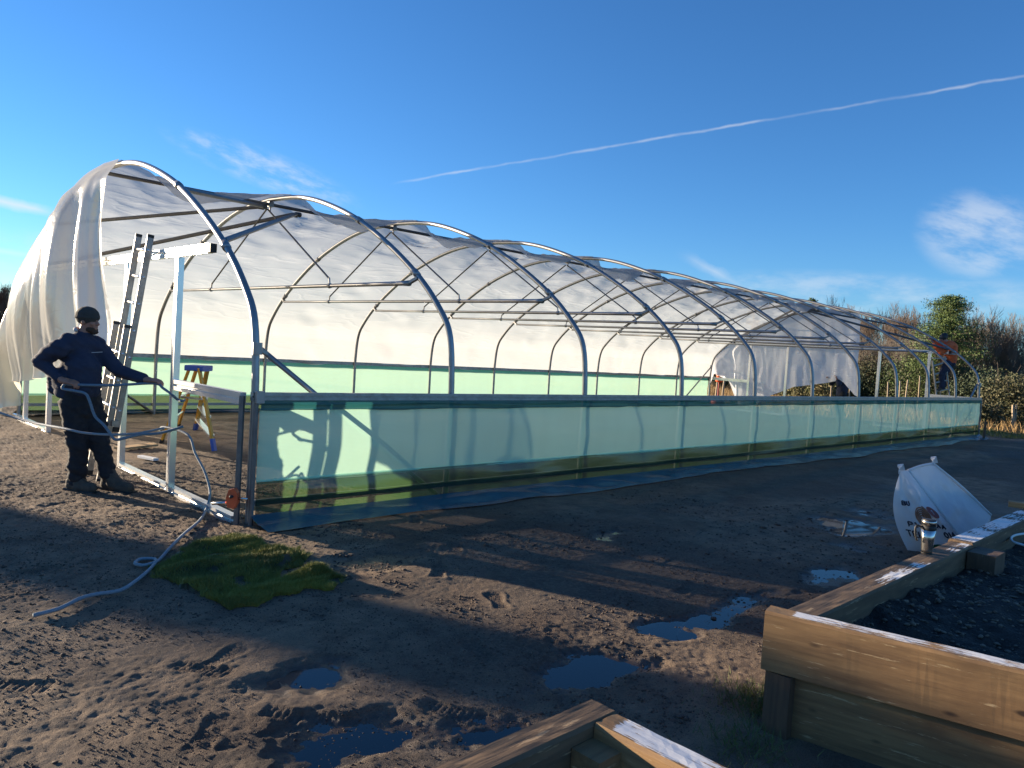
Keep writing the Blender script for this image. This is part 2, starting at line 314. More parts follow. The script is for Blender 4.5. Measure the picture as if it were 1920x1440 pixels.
def grid_mesh(name, P, m, parent=None, smooth=True, uvattr=None):
    """P: array (a,b,3) of points"""
    a, b = P.shape[:2]; me = bpy.data.meshes.new(name)
    idx = np.arange(a*b).reshape(a, b); q = np.stack([idx[:-1,:-1], idx[1:,:-1], idx[1:,1:], idx[:-1,1:]], -1).reshape(-1, 4)
    me.vertices.add(a*b); me.vertices.foreach_set('co', P.reshape(-1).astype(np.float32))
    me.loops.add(q.size); me.loops.foreach_set('vertex_index', q.reshape(-1).astype(np.int32))
    me.polygons.add(len(q)); me.polygons.foreach_set('loop_start', (np.arange(len(q))*4).astype(np.int32))
    me.polygons.foreach_set('use_smooth', [smooth]*len(q)); me.update(calc_edges=True); me.validate()
    if m is not None: me.materials.append(M[m] if isinstance(m, str) else m)
    o = bpy.data.objects.new(name, me); C.objects.link(o)
    if parent is not None: o.parent = parent; o.matrix_parent_inverse = Matrix.Translation(-Vector(parent.location))
    return o
def raw_mesh(name, v, f, m, parent=None, smooth=False):
    """v (n,3), f (k,3|4) arrays"""
    me = bpy.data.meshes.new(name); v = np.asarray(v, np.float32); f = np.asarray(f, np.int32)
    me.vertices.add(len(v)); me.vertices.foreach_set('co', v.reshape(-1)); me.loops.add(f.size); me.loops.foreach_set('vertex_index', f.reshape(-1))
    me.polygons.add(len(f)); me.polygons.foreach_set('loop_start', (np.arange(len(f))*f.shape[1]).astype(np.int32))
    me.polygons.foreach_set('use_smooth', [smooth]*len(f)); me.update(calc_edges=True); me.materials.append(M[m])
    o = bpy.data.objects.new(name, me); C.objects.link(o)
    if parent is not None: o.parent = parent; o.matrix_parent_inverse = Matrix.Translation(-Vector(parent.location))
    return o
_perm = {}
def vnoise(x, y, seed=0):
    if seed not in _perm: _perm[seed] = np.random.default_rng(seed+100).random((256, 256))
    g = _perm[seed]; xi = np.floor(x).astype(int); yi = np.floor(y).astype(int); fx = x-xi; fy = y-yi
    fx = fx*fx*fx*(fx*(fx*6-15)+10); fy = fy*fy*fy*(fy*(fy*6-15)+10); a = xi & 255; b = yi & 255; a1 = (xi+1) & 255; b1 = (yi+1) & 255
    return (g[a, b]*(1-fx)+g[a1, b]*fx)*(1-fy)+(g[a, b1]*(1-fx)+g[a1, b1]*fx)*fy-.5
def fbm(x, y, sc, octv=4, seed=0, gain=.5):
    t = 0; a = 1.; x = np.asarray(x, float); y = np.asarray(y, float)
    for i in range(octv): t = t+a*vnoise(x*sc+i*17.3, y*sc-i*9.1, seed+i); a *= gain; sc *= 2.03
    return t
def sstep(v, a, b): t = np.clip((v-a)/(b-a), 0, 1); return t*t*(3-2*t)
def spline(pts, n=8):
    pts = [np.array(p, float) for p in pts]; P = [2*pts[0]-pts[1]]+pts+[2*pts[-1]-pts[-2]]; out = []
    for i in range(1, len(P)-2):
        for k in range(n):
            t = k/n; a, b, c, d = P[i-1], P[i], P[i+1], P[i+2]
            out.append(.5*((2*b)+(c-a)*t+(2*a-5*b+4*c-d)*t*t+(3*b-a-3*c+d)*t**3))
    return out+[pts[-1]]
# ------------------------------------------------------------------ ground
WL = -.014
# puddles: pixel left, right, top, bottom
PUD = [((470,1290),(668,1262),(560,1238),(585,1318),.035), ((905,1310),(1205,1218),(1110,1200),(1010,1352),.05), ((1205,1186),(1340,1190),(1275,1168),(1280,1212),.035),
       ((440,1420),(840,1385),(650,1335),(620,1470),.04), ((640,1062),(822,1036),(740,1030),(725,1076),.03), ((1530,985),(1690,985),(1610,964),(1640,1024),.022),
       ((1500,1085),(1610,1078),(1560,1062),(1550,1108),.022), ((1290,1170),(1440,1120),(1400,1110),(1370,1175),.016),
       ((1110,1000),(1180,998),(1150,990),(1150,1010),.018)]
PW = []
for l, r, t, b, dep in PUD:
    l, r, t, b = (onz(*q)[:2] for q in (l, r, t, b)); c = (l+r+t+b)/4; PW.append((c, np.linalg.inv(np.stack([(r-l)/2, (t-b)/2], 1)), dep, (r-l)/2, (t-b)/2))
PRINTS = []
_r = np.random.default_rng(55)
for (sx, sy, dx, dy, k) in ((.6, 5.2, .62, .12, 5), (1.2, 3.0, .5, .42, 7), (3.6, 4.9, .66, -.05, 7), (2.6, 2.4, .3, .55, 5), (1.3, 7.2, .58, .2, 4), (4.6, 3.0, .6, .2, 6), (.9, 3.9, .4, -.5, 4)):
    for i in range(k):
        a = math.atan2(dy, dx)+_r.normal(0, .15); o = .11*(1 if i % 2 else -1)
        PRINTS.append((sx+dx*i-math.sin(a)*o+_r.normal(0, .04), sy+dy*i+math.cos(a)*o+_r.normal(0, .04), a, _r.uniform(.004, .009)))
def field_mask(x, y):
    n = fbm(x, y, .25, 3, 40)
    return np.clip(np.maximum(sstep(x+2*n, 27.2, 28.6), np.maximum(sstep(y+2*n, 21, 24), sstep(-y+2*n, 9, 13))), 0, 1)
def ground_z(x, y, fine=True):
    x = np.asarray(x, float); y = np.asarray(y, float)
    z = fbm(x, y, .55, 3, 1)*.03+.014
    rough = .42+.85*sstep(y-.2*x, 4.1, 5.6)*(1-sstep(x, 3.2, 4.4))+.35*sstep(fbm(x, y, .9, 2, 5), .05, .3)
    inside = sstep(y, 6.2, 6.8)*sstep(x, 2.7, 3.2); rough = rough*(1-inside)+1.1*inside
    if fine:
        z = z+rough*(fbm(x, y, 2.2, 3, 8)*.012+(.10-np.abs(fbm(x, y, 9, 3, 14)))*.009+fbm(x, y, 26, 2, 21)*.0045+fbm(x, y, 60, 2, 25)*.0045+np.maximum(fbm(x, y, 34, 2, 27), .10)*.007)
        st = fbm(x*.5+y*.9, y*.25-x*.1, 9, 2, 30); z = z+rough*st*.006       # dragged, combed ruts
    if fine:
        for cx, cy, a, dep in PRINTS:
            k = (np.abs(x-cx) < .24) & (np.abs(y-cy) < .24)
            if not k.any(): continue
            ux = (x[k]-cx)*math.cos(a)+(y[k]-cy)*math.sin(a); uy = -(x[k]-cx)*math.sin(a)+(y[k]-cy)*math.cos(a)
            wd = .052-.012*np.cos(ux*20+.6); r = np.sqrt((ux/.15)**4+(uy/wd)**4); zz = z[k]
            zz = zz-dep*(1-sstep(r, .7, 1.3))*(1+.35*np.sign(np.sin(ux*210)))+dep*.5*np.exp(-((r-1.6)/.5)**2); z[k] = zz
    pm = 0
    for c, inv, dep, ax, by in PW:
        u = inv[0,0]*(x-c[0])+inv[0,1]*(y-c[1]); v = inv[1,0]*(x-c[0])+inv[1,1]*(y-c[1])
        r = np.sqrt(u*u+v*v)+fbm(x, y, 2.3, 5, 60, .6)*1.1; w = 1-sstep(r, .3, 1.25); pm = np.maximum(pm, w); z = z*(1-.35*w)-w*(dep*.30+.013)
    z = z+.11*sstep(x, 11, 19)*(1-sstep(y, 4.6, 5.6))*(fbm(x, y, .5, 3, 70)+.6)*sstep(y, 1.8, 3)   # low spoil heap on the far right
    fm = field_mask(x, y); z = z*(1-.5*fm)+fm*(fbm(x, y, .05, 3, 50)*.5)*sstep(np.hypot(x, y), 30, 60)
    z = z-.02*sstep(x, 2.7, 3)*sstep(y, 6., 6.3)*(1-sstep(y, 14.2, 14.6))*0
    return z
def axis(segs):
    out = []
    for a, b, st in segs: out += list(np.arange(a, b-1e-6, st))
    return out
def grow(a, st, lim, k=1.13):
    out = [a]
    while out[-1] < lim: st *= k; out.append(out[-1]+st)
    return out
xs = np.array([-v for v in grow(4, .08, 900)][::-1]+axis([(-3.95, .4, .06), (.4, 4.6, .0115), (4.6, 10, .034), (10, 28, .1)])+grow(28, .1, 1500))
ys = np.array([-v for v in grow(1, .06, 900)][::-1]+axis([(-.95, 1.2, .06), (1.2, 1.7, .03), (1.7, 5.6, .0115), (5.6, 9.2, .026), (9.2, 16, .07)])+grow(16, .07, 1500))
X, Y = np.meshgrid(xs, ys, indexing='ij'); Zg = ground_z(X, Y)
gm = bpy.data.materials.new('muddy_ground'); gm.use_nodes = True
ground = grid_mesh('ground', np.stack([X, Y, Zg], -1), gm); tag(ground, kind='structure')
def vattr(o, name, arr):
    a = o.data.attributes.new(name, 'FLOAT', 'POINT'); a.data.foreach_set('value', np.asarray(arr, np.float32).reshape(-1))
base_low = ground_z(X, Y, False)
wet = 0*X
for c, inv, dep, ax, by in PW:
    u = inv[0,0]*(X-c[0])+inv[0,1]*(Y-c[1]); v = inv[1,0]*(X-c[0])+inv[1,1]*(Y-c[1]); wet = np.maximum(wet, (1-sstep(np.sqrt(u*u+v*v), 1.2, 2.1))*(1-sstep(Zg+.014, .002, .026)))
wet = np.maximum(wet, sstep(fbm(X, Y, .8, 4, 77), .15, .5)*.5*sstep(X-.3*Y, .6, 2.2))
vattr(ground, 'wet', wet); vattr(ground, 'field', field_mask(X, Y))
sand = sstep(fbm(X, Y, .6, 3, 90)+.25*(1-sstep(X-.25*Y, 1.2, 2.6)), -.1, .35)
vattr(ground, 'sand', sand)
def ground_nodes():
    t = gm.node_tree; b = t.nodes['Principled BSDF']; n_ = t.nodes.new; ln = t.links.new
    def attr(k): a = n_('ShaderNodeAttribute'); a.attribute_name = k; return a.outputs['Fac']
    geo = n_('ShaderNodeNewGeometry').outputs['Position']
    def nz(sc, det=6, r=.6):
        n = n_('ShaderNodeTexNoise'); n.inputs['Scale'].default_value = sc; n.inputs['Detail'].default_value = det; n.inputs['Roughness'].default_value = r; ln(geo, n.inputs['Vector']); return n.outputs['Fac']
    def mr(v, a, c, d=0., e=1.):
        r = n_('ShaderNodeMapRange'); ln(v, r.inputs[0]); r.inputs[1].default_value = a; r.inputs[2].default_value = c; r.inputs[3].default_value = d; r.inputs[4].default_value = e; return r.outputs[0]
    def mix(f, a, c):
        k = n_('ShaderNodeMix'); k.data_type = 'RGBA'; ln(f, k.inputs[0])
        for i, v in ((6, a), (7, c)):
            if isinstance(v, tuple): k.inputs[i].default_value = (*v, 1)
            else: ln(v, k.inputs[i])
        return k.outputs[2]
    c = mix(attr('sand'), (.165, .122, .088), (.35, .25, .165))
    c = mix(mr(nz(5, 8, .7), .40, .72), c, (.088, .066, .052))
    c = mix(mr(nz(38, 4), .45, .75), c, (.24, .18, .125))
    c = mix(mr(nz(140, 3), .52, .70, 0, .7), c, (.05, .036, .028)); c = mix(mr(nz(95, 3), .62, .72, 0, .6), c, (.34, .26, .19))
    c = mix(mr(nz(1.1, 3), .50, .72, 0, .6), c, (.115, .067, .042))
    w = attr('wet'); c = mix(mr(w, .1, .9, 0, .75), c, (.030, .022, .018))
    fg = mix(mr(nz(.7, 6), .4, .65), (.30, .19, .075), (.10, .095, .03)); fg = mix(mr(nz(9, 4), .4, .7), fg, (.36, .25, .11))
    c = mix(attr('field'), c, fg); ln(c, b.inputs['Base Color'])
    ln(mr(w, .15, 1., .9, .32), b.inputs['Roughness']); b.inputs['Specular IOR Level'].default_value = .3
    ad = n_('ShaderNodeMath'); ad.operation = 'MULTIPLY_ADD'; ln(nz(80, 8, .8), ad.inputs[0]); ad.inputs[1].default_value = 1.; ln(nz(190, 3), ad.inputs[2])
    bp = n_('ShaderNodeBump'); bp.inputs['Distance'].default_value = .020; ln(mr(w, .2, 1, .9, .3), bp.inputs['Strength']); ln(ad.outputs[0], bp.inputs['Height']); ln(bp.outputs[0], b.inputs['Normal'])
ground_nodes()
for c, inv, dep, ax, by in PW:
    mb = MB(); k = 28; mb.add([(c[0]+1.3*(ax[0]*math.cos(a)+by[0]*math.sin(a)), c[1]+1.3*(ax[1]*math.cos(a)+by[1]*math.sin(a)), WL) for a in [2*math.pi*i/k for i in range(k)]], [tuple(range(k))])
    WL += .0004; tag(mb.build('puddle', 'water'), kind='structure')
def gz(x, y): return float(ground_z(np.array([x]), np.array([y]))[0])
def gzl(x, y): return float(ground_z(np.array([x]), np.array([y]), False)[0])
# ------------------------------------------------------------------ polytunnel frame
X0, BAY, NB = 2.88, 2.132, 10; YC, HW = 10.30, 4.27; Y0, Y1 = YC-HW, YC+HW; XE = X0+BAY*NB; RZ = 1.10
HX = [X0+BAY*i for i in range(NB+1)]
PROF = [(4.27,0),(4.27,.6),(4.27,1.2),(4.20,1.72),(4.0,2.01),(3.6,2.36),(3.0,2.74),(2.3,3.09),(1.5,3.36),(.8,3.50),(0,3.545)]
_half = spline([(a, 0, b) for a, b in PROF], 5)
ARC = [(p[0], p[2]) for p in _half]+[(-p[0], p[2]) for p in _half[::-1][1:]]      # offset (+ = far side), height
_al = np.array(ARC); _s = np.concatenate([[0], np.cumsum(np.hypot(*np.diff(_al, axis=0).T))])
def arc_at(s): return np.stack([np.interp(s, _s, _al[:,0]), np.interp(s, _s, _al[:,1])], -1)
def arc_off(off, far=True):   # z on the hoop at a sideways offset
    h = np.array(_half)[::-1]; return float(np.interp(abs(off), h[:,0], h[:,2]))
T = empty('polytunnel', (X0, Y0, 0))
tag(T, 'long half-covered polytunnel frame of grey steel hoops with green netting side walls', 'polytunnel')
mbh = MB(); mbh.tube([(0, o, z) for o, z in [(4.27,-.06)]+ARC+[(-4.27,-.06)]], .032, 10); h0 = mbh.build('hoop', 'galv', T, True); h0.location = (HX[0]-0, YC, 0)
for i, x in enumerate(HX):
    o = h0 if i == 0 else h0.copy()
    if i: C.objects.link(o); o.parent = T; o.matrix_parent_inverse = h0.matrix_parent_inverse
    o.location = (x, YC, 0)
def tpart(name, m, fn, parent=T, smooth=False):
    mb = MB(); fn(mb); return mb.build(name, m, parent, smooth)
# collars where the tubes are joined
for i, x in enumerate(HX):
    for off in (2.35, -2.35, 3.55, -3.55):
        z = arc_off(off); z2 = arc_off(abs(off)-.06); d = nrm((0, -math.copysign(.06, off), z2-z)); p = np.array((x, YC+off, z))
        tpart('collar', 'galv', lambda mb: mb.tube([p-d*.045, p+d*.045], .040, 10), smooth=True)
BZ, BO = 2.285, 3.50
for i in range(1, NB):
    x = HX[i]-.045
    o = tpart('crop_bar', 'galv', lambda mb: mb.tube([(x, YC-BO, BZ), (x, YC-BO+.12, BZ), (x, YC-1.9, BZ), (x, YC+1.9, BZ), (x, YC+BO, BZ)], [.034, .026, .024, .022, .022], 8), smooth=True)
    for sg in (-1, 1):
        tpart('clamp', 'galv', lambda mb: mb.beam((x, YC+sg*(BO-.02), BZ), (x+.03, YC+sg*(BO+.11), BZ+.06), .05, .03))
        tpart('strut_clamp', 'galv', lambda mb: (mb.tube([(x, YC+sg*1.80, BZ), (x, YC+sg*1.84, BZ)], .034, 8), mb.tube([(x, YC+sg*1.82, BZ+.0), (x, YC+sg*1.80, BZ+.10)], .012, 6)))
        tpart('strut', 'galv_dark', lambda mb: mb.tube([(x, YC+sg*.02, 3.40), (x, YC+sg*1.80, BZ+.09)], .0125, 6))
tpart('ridge_pole', 'galv_dark', lambda mb: mb.tube([(X0, YC, 3.475)]+[(x, YC, 3.475) for x in HX[1:]], .024, 8), smooth=True)
for x in HX[1:-1]:
    tpart('ridge_clamp', 'galv', lambda mb: (mb.box((x-.035, YC-.04, 3.44), (x+.035, YC+.04, 3.515)), mb.tube([(x, YC, 3.45), (x, YC, 3.37)], .012, 6)))
# corner braces at both ends
for xe, sg in ((X0, 1), (XE, -1)):
    for off in (2.35, -2.35):
        tpart('corner_brace', 'galv_dark', lambda mb: mb.tube([(xe+sg*.03, YC+off, arc_off(off)-.03), (xe+sg*1.98, YC+off*.03, 3.42), (xe+sg*2.05, YC+off*.01, 3.42)], [.026, .026, .034], 8))
    for off in (3.42, -3.42):
        tpart('corner_brace', 'galv_dark', lambda mb: mb.tube([(xe+sg*.04, YC+off, arc_off(off)-.03), (xe+sg*2.5, YC+off*.02, 3.40), (xe+sg*2.58, YC+off*.01, 3.40)], [.030, .030, .038], 8))
    for yy, iy in ((Y0, 1), (Y1, -1)):
        tpart('side_brace', 'galv', lambda mb: mb.tube([(xe+sg*.05, yy+iy*.05, 1.50), (xe+sg*2.1, yy+iy*.06, .05)], .024, 8), smooth=True)
        tpart('collar', 'galv', lambda mb: mb.tube([(xe, yy, 1.45), (xe, yy, 1.55)], .043, 10))
        tpart('clamp', 'galv', lambda mb: mb.beam((xe, yy+iy*.02, 1.50), (xe+sg*.11, yy+iy*.05, 1.46), .05, .03))
# side walls
def net_sheet(name, y, z0, z1, m, bulge, seed, parent=T):
    a = np.linspace(X0+.02, XE-.02, 200); b = np.linspace(0, 1, 14); A, B = np.meshgrid(a, b, indexing='ij')
    ph = ((A-X0)/BAY) % 1
    yy = y+bulge*np.sin(math.pi*B)*(np.sin(math.pi*ph)**2*.03+.008)+fbm(A, B*2, 1.4, 3, seed)*.018*np.sin(math.pi*B)
    return grid_mesh(name, np.stack([A, yy, z0+(z1-z0)*B+fbm(A, B, 3, 2, seed+9)*.012*(B < .04)], -1), m, parent)
for y, out, nm in ((Y0, -1, 0), (Y1, 1, 1)):
    tpart('side_rail', 'alu_old', lambda mb: mb.channel((X0-.05, y+out*.05, RZ), (XE+.05, y+out*.05, RZ), (0, out, 0), .055, .07))
    tpart('base_rail', 'galv', lambda mb: mb.channel((X0, y+out*.045, .20), (XE, y+out*.045, .20), (0, out, 0), .03, .05))
    net_sheet('netting', y+out*.055, .37, RZ-.10, 'net', out, 200+nm)
    net_sheet('netting_hem', y+out*.085, RZ-.115, RZ-.03, 'net_band', out*.1, 210+nm)
    net_sheet('netting_overlap', y+out*.062, .355, .395, 'net', out*.4, 240+nm)
    net_sheet('skirt', y+out*.066, .03, .385, 'skirt', out*.8, 220+nm)
    # membrane flap from the wall foot onto the ground
    a = np.linspace(X0-.03, XE+.12, 170); b = np.linspace(0, 1, 9); A, B = np.meshgrid(a, b, indexing='ij')
    wd = .29+fbm(A, A*0, .9, 3, 230)*.14; yy = y+out*(.075+wd*B); gg = ground_z(A, yy, False)
    zz = .07*(1-B)**2+np.maximum(gg, -.01)*B+.035+.035*np.sin(B*math.pi)*(.4+fbm(A, B, 3, 2, 231))-.02*B
    grid_mesh('ground_flap', np.stack([A, yy, zz], -1), 'flap', T)
# corner posts of the near wall
tpart('corner_post', 'galv_dark', lambda mb: mb.tube([(X0-.02, Y0-.075, -.05), (X0-.02, Y0-.075, RZ-.04)], .022, 8))
tpart('corner_post', 'galv_dark', lambda mb: mb.tube([(X0-.10, Y0+.02, -.05), (X0-.10, Y0+.02, RZ)], .026, 8))
tpart('corner_post', 'galv', lambda mb: mb.box((X0-.04, Y0-.125, RZ-.05), (X0+.03, Y0-.082, RZ+.05)))
tpart('corner_post', 'galv_dark', lambda mb: mb.tube([(XE+.02, Y0-.075, -.05), (XE+.02, Y0-.075, RZ-.04)], .022, 8))
# end frames of bright aluminium
for xe, out, posts, gap in ((X0, -1, (7.62, 9.12, 12.35, 13.75), 0), (XE, 1, (7.40, 8.80, 11.75, 13.10), 0)):
    xo = xe+out*.075
    lz = 2.37; lo = 3.40
    tpart('lintel', 'alu', lambda mb: mb.channel((xo, YC-lo, lz), (xo, YC+lo, lz), (out, 0, 0), .05, .088))
    for ye in (YC-lo-.036, YC+lo+.036): tpart('lintel_end', 'rubber', lambda mb: mb.box((xo-.03, ye-.034, lz-.04), (xo+.03, ye+.034, lz+.04)))
    for y in posts:
        tpart('door_post', 'alu', lambda mb: mb.channel((xo, y, -.06), (xo, y, lz-.052), (out, 0, 0), .06, .075))
    for ya, yb in ((Y0+.10, posts[0]-.04), (posts[0]+.04, posts[1]-.04), (posts[2]+.04, posts[3]-.04), (posts[3]+.04, Y1-.1)):
        tpart('sill', 'alu', lambda mb: mb.channel((xo, ya, .035), (xo, yb, .035), (out, 0, 0), .07, .075))
    for ya, yb in ((Y0+.06, posts[0]-.04), (posts[3]+.04, Y1-.06)):
        tpart('transom', 'alu', lambda mb: mb.channel((xo, ya, 1.075), (xo, yb, 1.075), (out, 0, 0), .055, .10))
# ------------------------------------------------------------------ polythene sheet
SH = empty('polythene_sheet', (X0, YC, 3.55)); tag(SH, 'loose clear polythene sheet draped over the far half of the hoops', 'sheet')
s_far = float(np.interp(1.13, _al[:len(_half),1], _s[:len(_half)])); s_top = _s[-1]/2
def edge_s(x):   # how far over the ridge the sheet reaches
    ph = ((x-X0)/BAY) % 1; return s_top+.62-.34*np.sin(math.pi*ph)**2+.16*fbm(x, x*0, 1.1, 3, 300)
na, nb = 10*26+1, 64
a = np.linspace(X0-.02, XE+.02, na); b = np.linspace(0, 1, nb); A, B = np.meshgrid(a, b, indexing='ij')
Sx = s_far+(edge_s(A)-s_far)*B; Q = arc_at(Sx); off, zz = Q[...,0], Q[...,1]
Q2 = arc_at(Sx+.01); tx, tz = Q2[...,0]-off, Q2[...,1]-zz; ln_ = np.hypot(tx, tz); nx_, nz_ = tz/ln_, -tx/ln_      # outward normal (far side: + offset)
ph = ((A-X0)/BAY) % 1; sag = np.sin(math.pi*ph)**2
over = sstep(Sx, s_top+.02, s_top+.55); rdg = np.exp(-((Sx-s_top)/.35)**2)
upper = sstep(Sx, s_top-2.2, s_top-.5)
amt = .035+.10*upper*(1-rdg)+.05*rdg+.30*over
dsp = .040-sag*amt+fbm(A*1.1, Sx*2.3+A*.4, 1.6, 4, 310)*.06*np.sqrt(sag)+fbm(A*3+Sx*1.1, Sx*1.3, 2.2, 3, 320)*.05*upper*np.sqrt(sag)
low = 1-sstep(Sx, s_far, s_far+.9); dsp = dsp+low*sag*.10*fbm(A, Sx, 1.1, 3, 330)
P = np.stack([A, YC+off+nx_*dsp*np.where(nx_*off < 0, -1, 1), zz+np.abs(nz_)*dsp], -1)
P[...,2] -= low*sag*(.04+.10*np.maximum(fbm(A, A*0, .7, 2, 340), 0))
grid_mesh('roof_sheet', P, 'film', SH)
# near hanging end: gathered curtain over the near gable
na, nb = 240, 60; u = np.linspace(0, 1, na); b = np.linspace(0, 1, nb); Uu, B = np.meshgrid(u, b, indexing='ij')
sA, sB = s_top+.58, s_far-.55
Q = arc_at(sA+(sB-sA)*Uu); off, zt = Q[...,0], Q[...,1]+.045
zb = np.interp(Uu, [0, .1, .2, .33, .5, .62, .7, .85, 1], [1.30, 1.15, .85, .80, .72, .70, .30, .05, .02])+fbm(Uu*9, Uu*0, 1, 3, 350)*.12
zz = zt+(zb-zt)*B
fold = np.sin(Uu*34+5*fbm(Uu*4, B*.5, 1., 2, 360)+B*.7)*.7+fbm(Uu*13, B*.55, 1, 3, 370)*1.5
drop = (zt-zz)
flare = .10*B**.6+.16*np.sin(math.pi*np.minimum(B*1.05, 1))*sstep(Uu, .1, .3)
xx = X0-.045-.09*sstep(drop, 0, .25)-flare-fold*(.05+.07*B)*sstep(drop, 0, .5)
yy = YC+off+(fbm(Uu*14, B*.8, 1, 2, 380)*.10+.03*np.cos(Uu*34))*sstep(drop, .1, .8)
yy = yy-(1-sstep(Uu, .0, .22))*(-.18*np.sin(math.pi*np.clip(B*1.6, 0, 1))+.45*sstep(B, .55, 1.))      # free edge swings
yy = yy+sstep(Uu, .66, 1)*(.55*np.sin(math.pi*np.clip(drop/2.2, 0, 1))+.30*sstep(drop, .3, 1.5))           # belly out at the far side
grid_mesh('hanging_end', np.stack([xx, yy, zz], -1), 'film_end_sunlit', SH)
# far hanging end
u = np.linspace(0, 1, 150); b = np.linspace(0, 1, 40); Uu, B = np.meshgrid(u, b, indexing='ij')
sA, sB = s_top+.80, s_far-.3
Q = arc_at(sA+(sB-sA)*Uu); off, zt = Q[...,0], Q[...,1]+.045
yv = YC+off; zb = np.interp(yv[:,0][::1], [9.45, 9.60, 9.98, 10.08, 10.6, 11.6, 12.4, 13.0, 13.6, 14.0, 14.6], [.86, .90, 1.28, 1.33, 1.20, 1.0, .62, .2, .2, 1.0, 1.25])[:,None]
zz = zt+(zb-zt)*B; drop = zt-zz
xx = XE+.05+.08*sstep(drop, 0, .3)+(fbm(Uu*12, B*1.2, 1, 3, 390)*.16+np.sin(Uu*44+2*B)*.02+np.abs(fbm(Uu*7+B*2.2, B*.5, 1, 2, 395))*.12)*sstep(drop, .1, .9)+.18*B
grid_mesh('hanging_end', np.stack([xx, yv+fbm(Uu*8, B*2, 1, 2, 398)*.06*B, zz], -1), 'film_far_skylit', SH)
# ------------------------------------------------------------------ raised beds
def sleeper(name, p0, p1, w, z0, z1, m, parent, paint, inner=1):
    """timber with worn edges; paint: function(t, s) -> how much white coat (t along, s across 0..1)"""
    p0, p1 = np.array((*p0, 0.)), np.array((*p1, 0.)); d = p1-p0; ln = np.linalg.norm(d); d /= ln; sd = np.array((-d[1], d[0], 0))*inner
    n = max(int(ln/.03), 6); bv = .012; q = [(0, z0), (0, z1-bv), (bv*.6, z1), (w*.25, z1), (w*.5, z1), (w*.75, z1), (w-bv*.6, z1), (w, z1-bv), (w, z0)]
    v = []; pa = []
    for i in range(n+1):
        t = i/n
        for j, (a, z) in enumerate(q):
            wob = (vnoise(np.array([i*.23+z*9]), np.array([j*1.7+p0[0]*3]), 400)[0])*.0025
            if 1 <= j <= 7: z = z+(vnoise(np.array([i*.35]), np.array([j*.9+p0[1]]), 401)[0])*.003
            v.append((t*ln, (a+wob)*inner, z)); pa.append(paint(t*ln, a/w))
    k = len(q); f = [(i*k+j, (i+1)*k+j, (i+1)*k+j+1, i*k+j+1) for i in range(n) for j in range(k-1)]
    if inner > 0: f = [x[::-1] for x in f]
    mb = MB(); mb.add(v, f+[tuple(range(k)), tuple(range(n*k, n*k+k))[::-1]]); o = mb.build(name, m); vattr(o, 'paint', pa)
    o.parent = parent; o.location = Vector(p0)-Vector(parent.location); o.rotation_euler = (0, 0, math.atan2(d[1], d[0])); return o
BT = .545
bd = empty('raised_bed', (3.15, 1.5, 0)); tag(bd, 'raised bed of brown timber sleepers filled with black compost, steel mug on its rim', 'raised bed')
fx0, fx1 = np.array((3.14, 1.53)), np.array((3.14+.233*2.9, 1.53-2.9))
def pf(t, s): return .34-.9*sstep(-s, -.12, 0)+(-.4 if t < .12 else 0.)+.10*s
sleeper('sleeper', fx0, fx1, .105, .285, BT, 'sleeperY', bd, pf, 1)
sleeper('sleeper', fx0+np.array((.062, -.10)), fx1+np.array((.02, 0)), .10, -.05, .281, 'sleeperY', bd, lambda t, s: -1, 1)
mbp = MB(); mbp.box((3.16, 1.40, -.05), (3.27, 1.515, .279)); mbp.build('corner_post', 'sleeperZ', bd)
def pl(t, s): return np.interp(t, [0, .35, .6, 1.0, 1.5, 1.75, 1.95, 2.1, 2.5, 9], [-.5, -.05, .02, .30, .42, -.05, .0, .25, .35, .35])-.35*(s < .42)
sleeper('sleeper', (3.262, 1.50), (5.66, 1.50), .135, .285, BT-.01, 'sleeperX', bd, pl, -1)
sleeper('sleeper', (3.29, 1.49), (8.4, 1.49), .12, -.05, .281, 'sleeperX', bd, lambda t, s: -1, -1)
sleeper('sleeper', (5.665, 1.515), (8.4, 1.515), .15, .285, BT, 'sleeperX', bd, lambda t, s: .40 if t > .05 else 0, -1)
mbp = MB(); mbp.box((5.52, 1.20, .1), (5.76, 1.358, BT-.03)); mbp.build('joint_block', 'sleeperZ', bd)
mbp = MB(); mbp.box((3.36, 1.235, .1), (3.50, 1.36, .47)); mbp.build('joint_block', 'sleeperZ', bd)
sleeper('sleeper', (7.62, 1.60), (7.75, 1.0), .12, BT+.004, BT+.05, 'sleeperY', bd, lambda t, s: .1, 1)
def soil(name, xa, xb, ya, yb, z, parent, skew=0., amp=.05):
    a = np.linspace(0, 1, 130); b = np.linspace(0, 1, 110); A, B = np.meshgrid(a, b, indexing='ij')
    yv = yb+(ya-yb)*B; x0v = xa+(yb-yv)*skew; xv = x0v+(xb-x0v)*A**1.6
    zv = z+fbm(xv, yv, 1.3, 3, 420)*amp*2+fbm(xv, yv, 7, 4, 424)*amp*.9+fbm(xv, yv, 28, 2, 427)*.012
    return grid_mesh(name, np.stack([xv, yv, zv], -1), 'soil', parent)
sb = soil('compost', 3.25, 8.4, -1.3, 1.37, .40, bd, .233)
b2 = empty('raised_bed', (1.84, 1.44, 0)); tag(b2, 'empty-looking raised bed corner with flaking white coat on one rim timber', 'raised bed')
def p2a(t, s): return np.interp(t, [0, .05, .15, .35, .55, 3], [-.2, .1, .16, .02, -.5, -.6])-.25*(s < .4)
def p2b(t, s): return .42-.35*(t < .05)-.2*(s > .93)
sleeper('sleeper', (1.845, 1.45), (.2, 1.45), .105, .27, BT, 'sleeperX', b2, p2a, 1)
sleeper('sleeper', (1.842, 1.342), (1.842, -1.2), .105, .27, BT-.002, 'sleeperY', b2, p2b, -1)
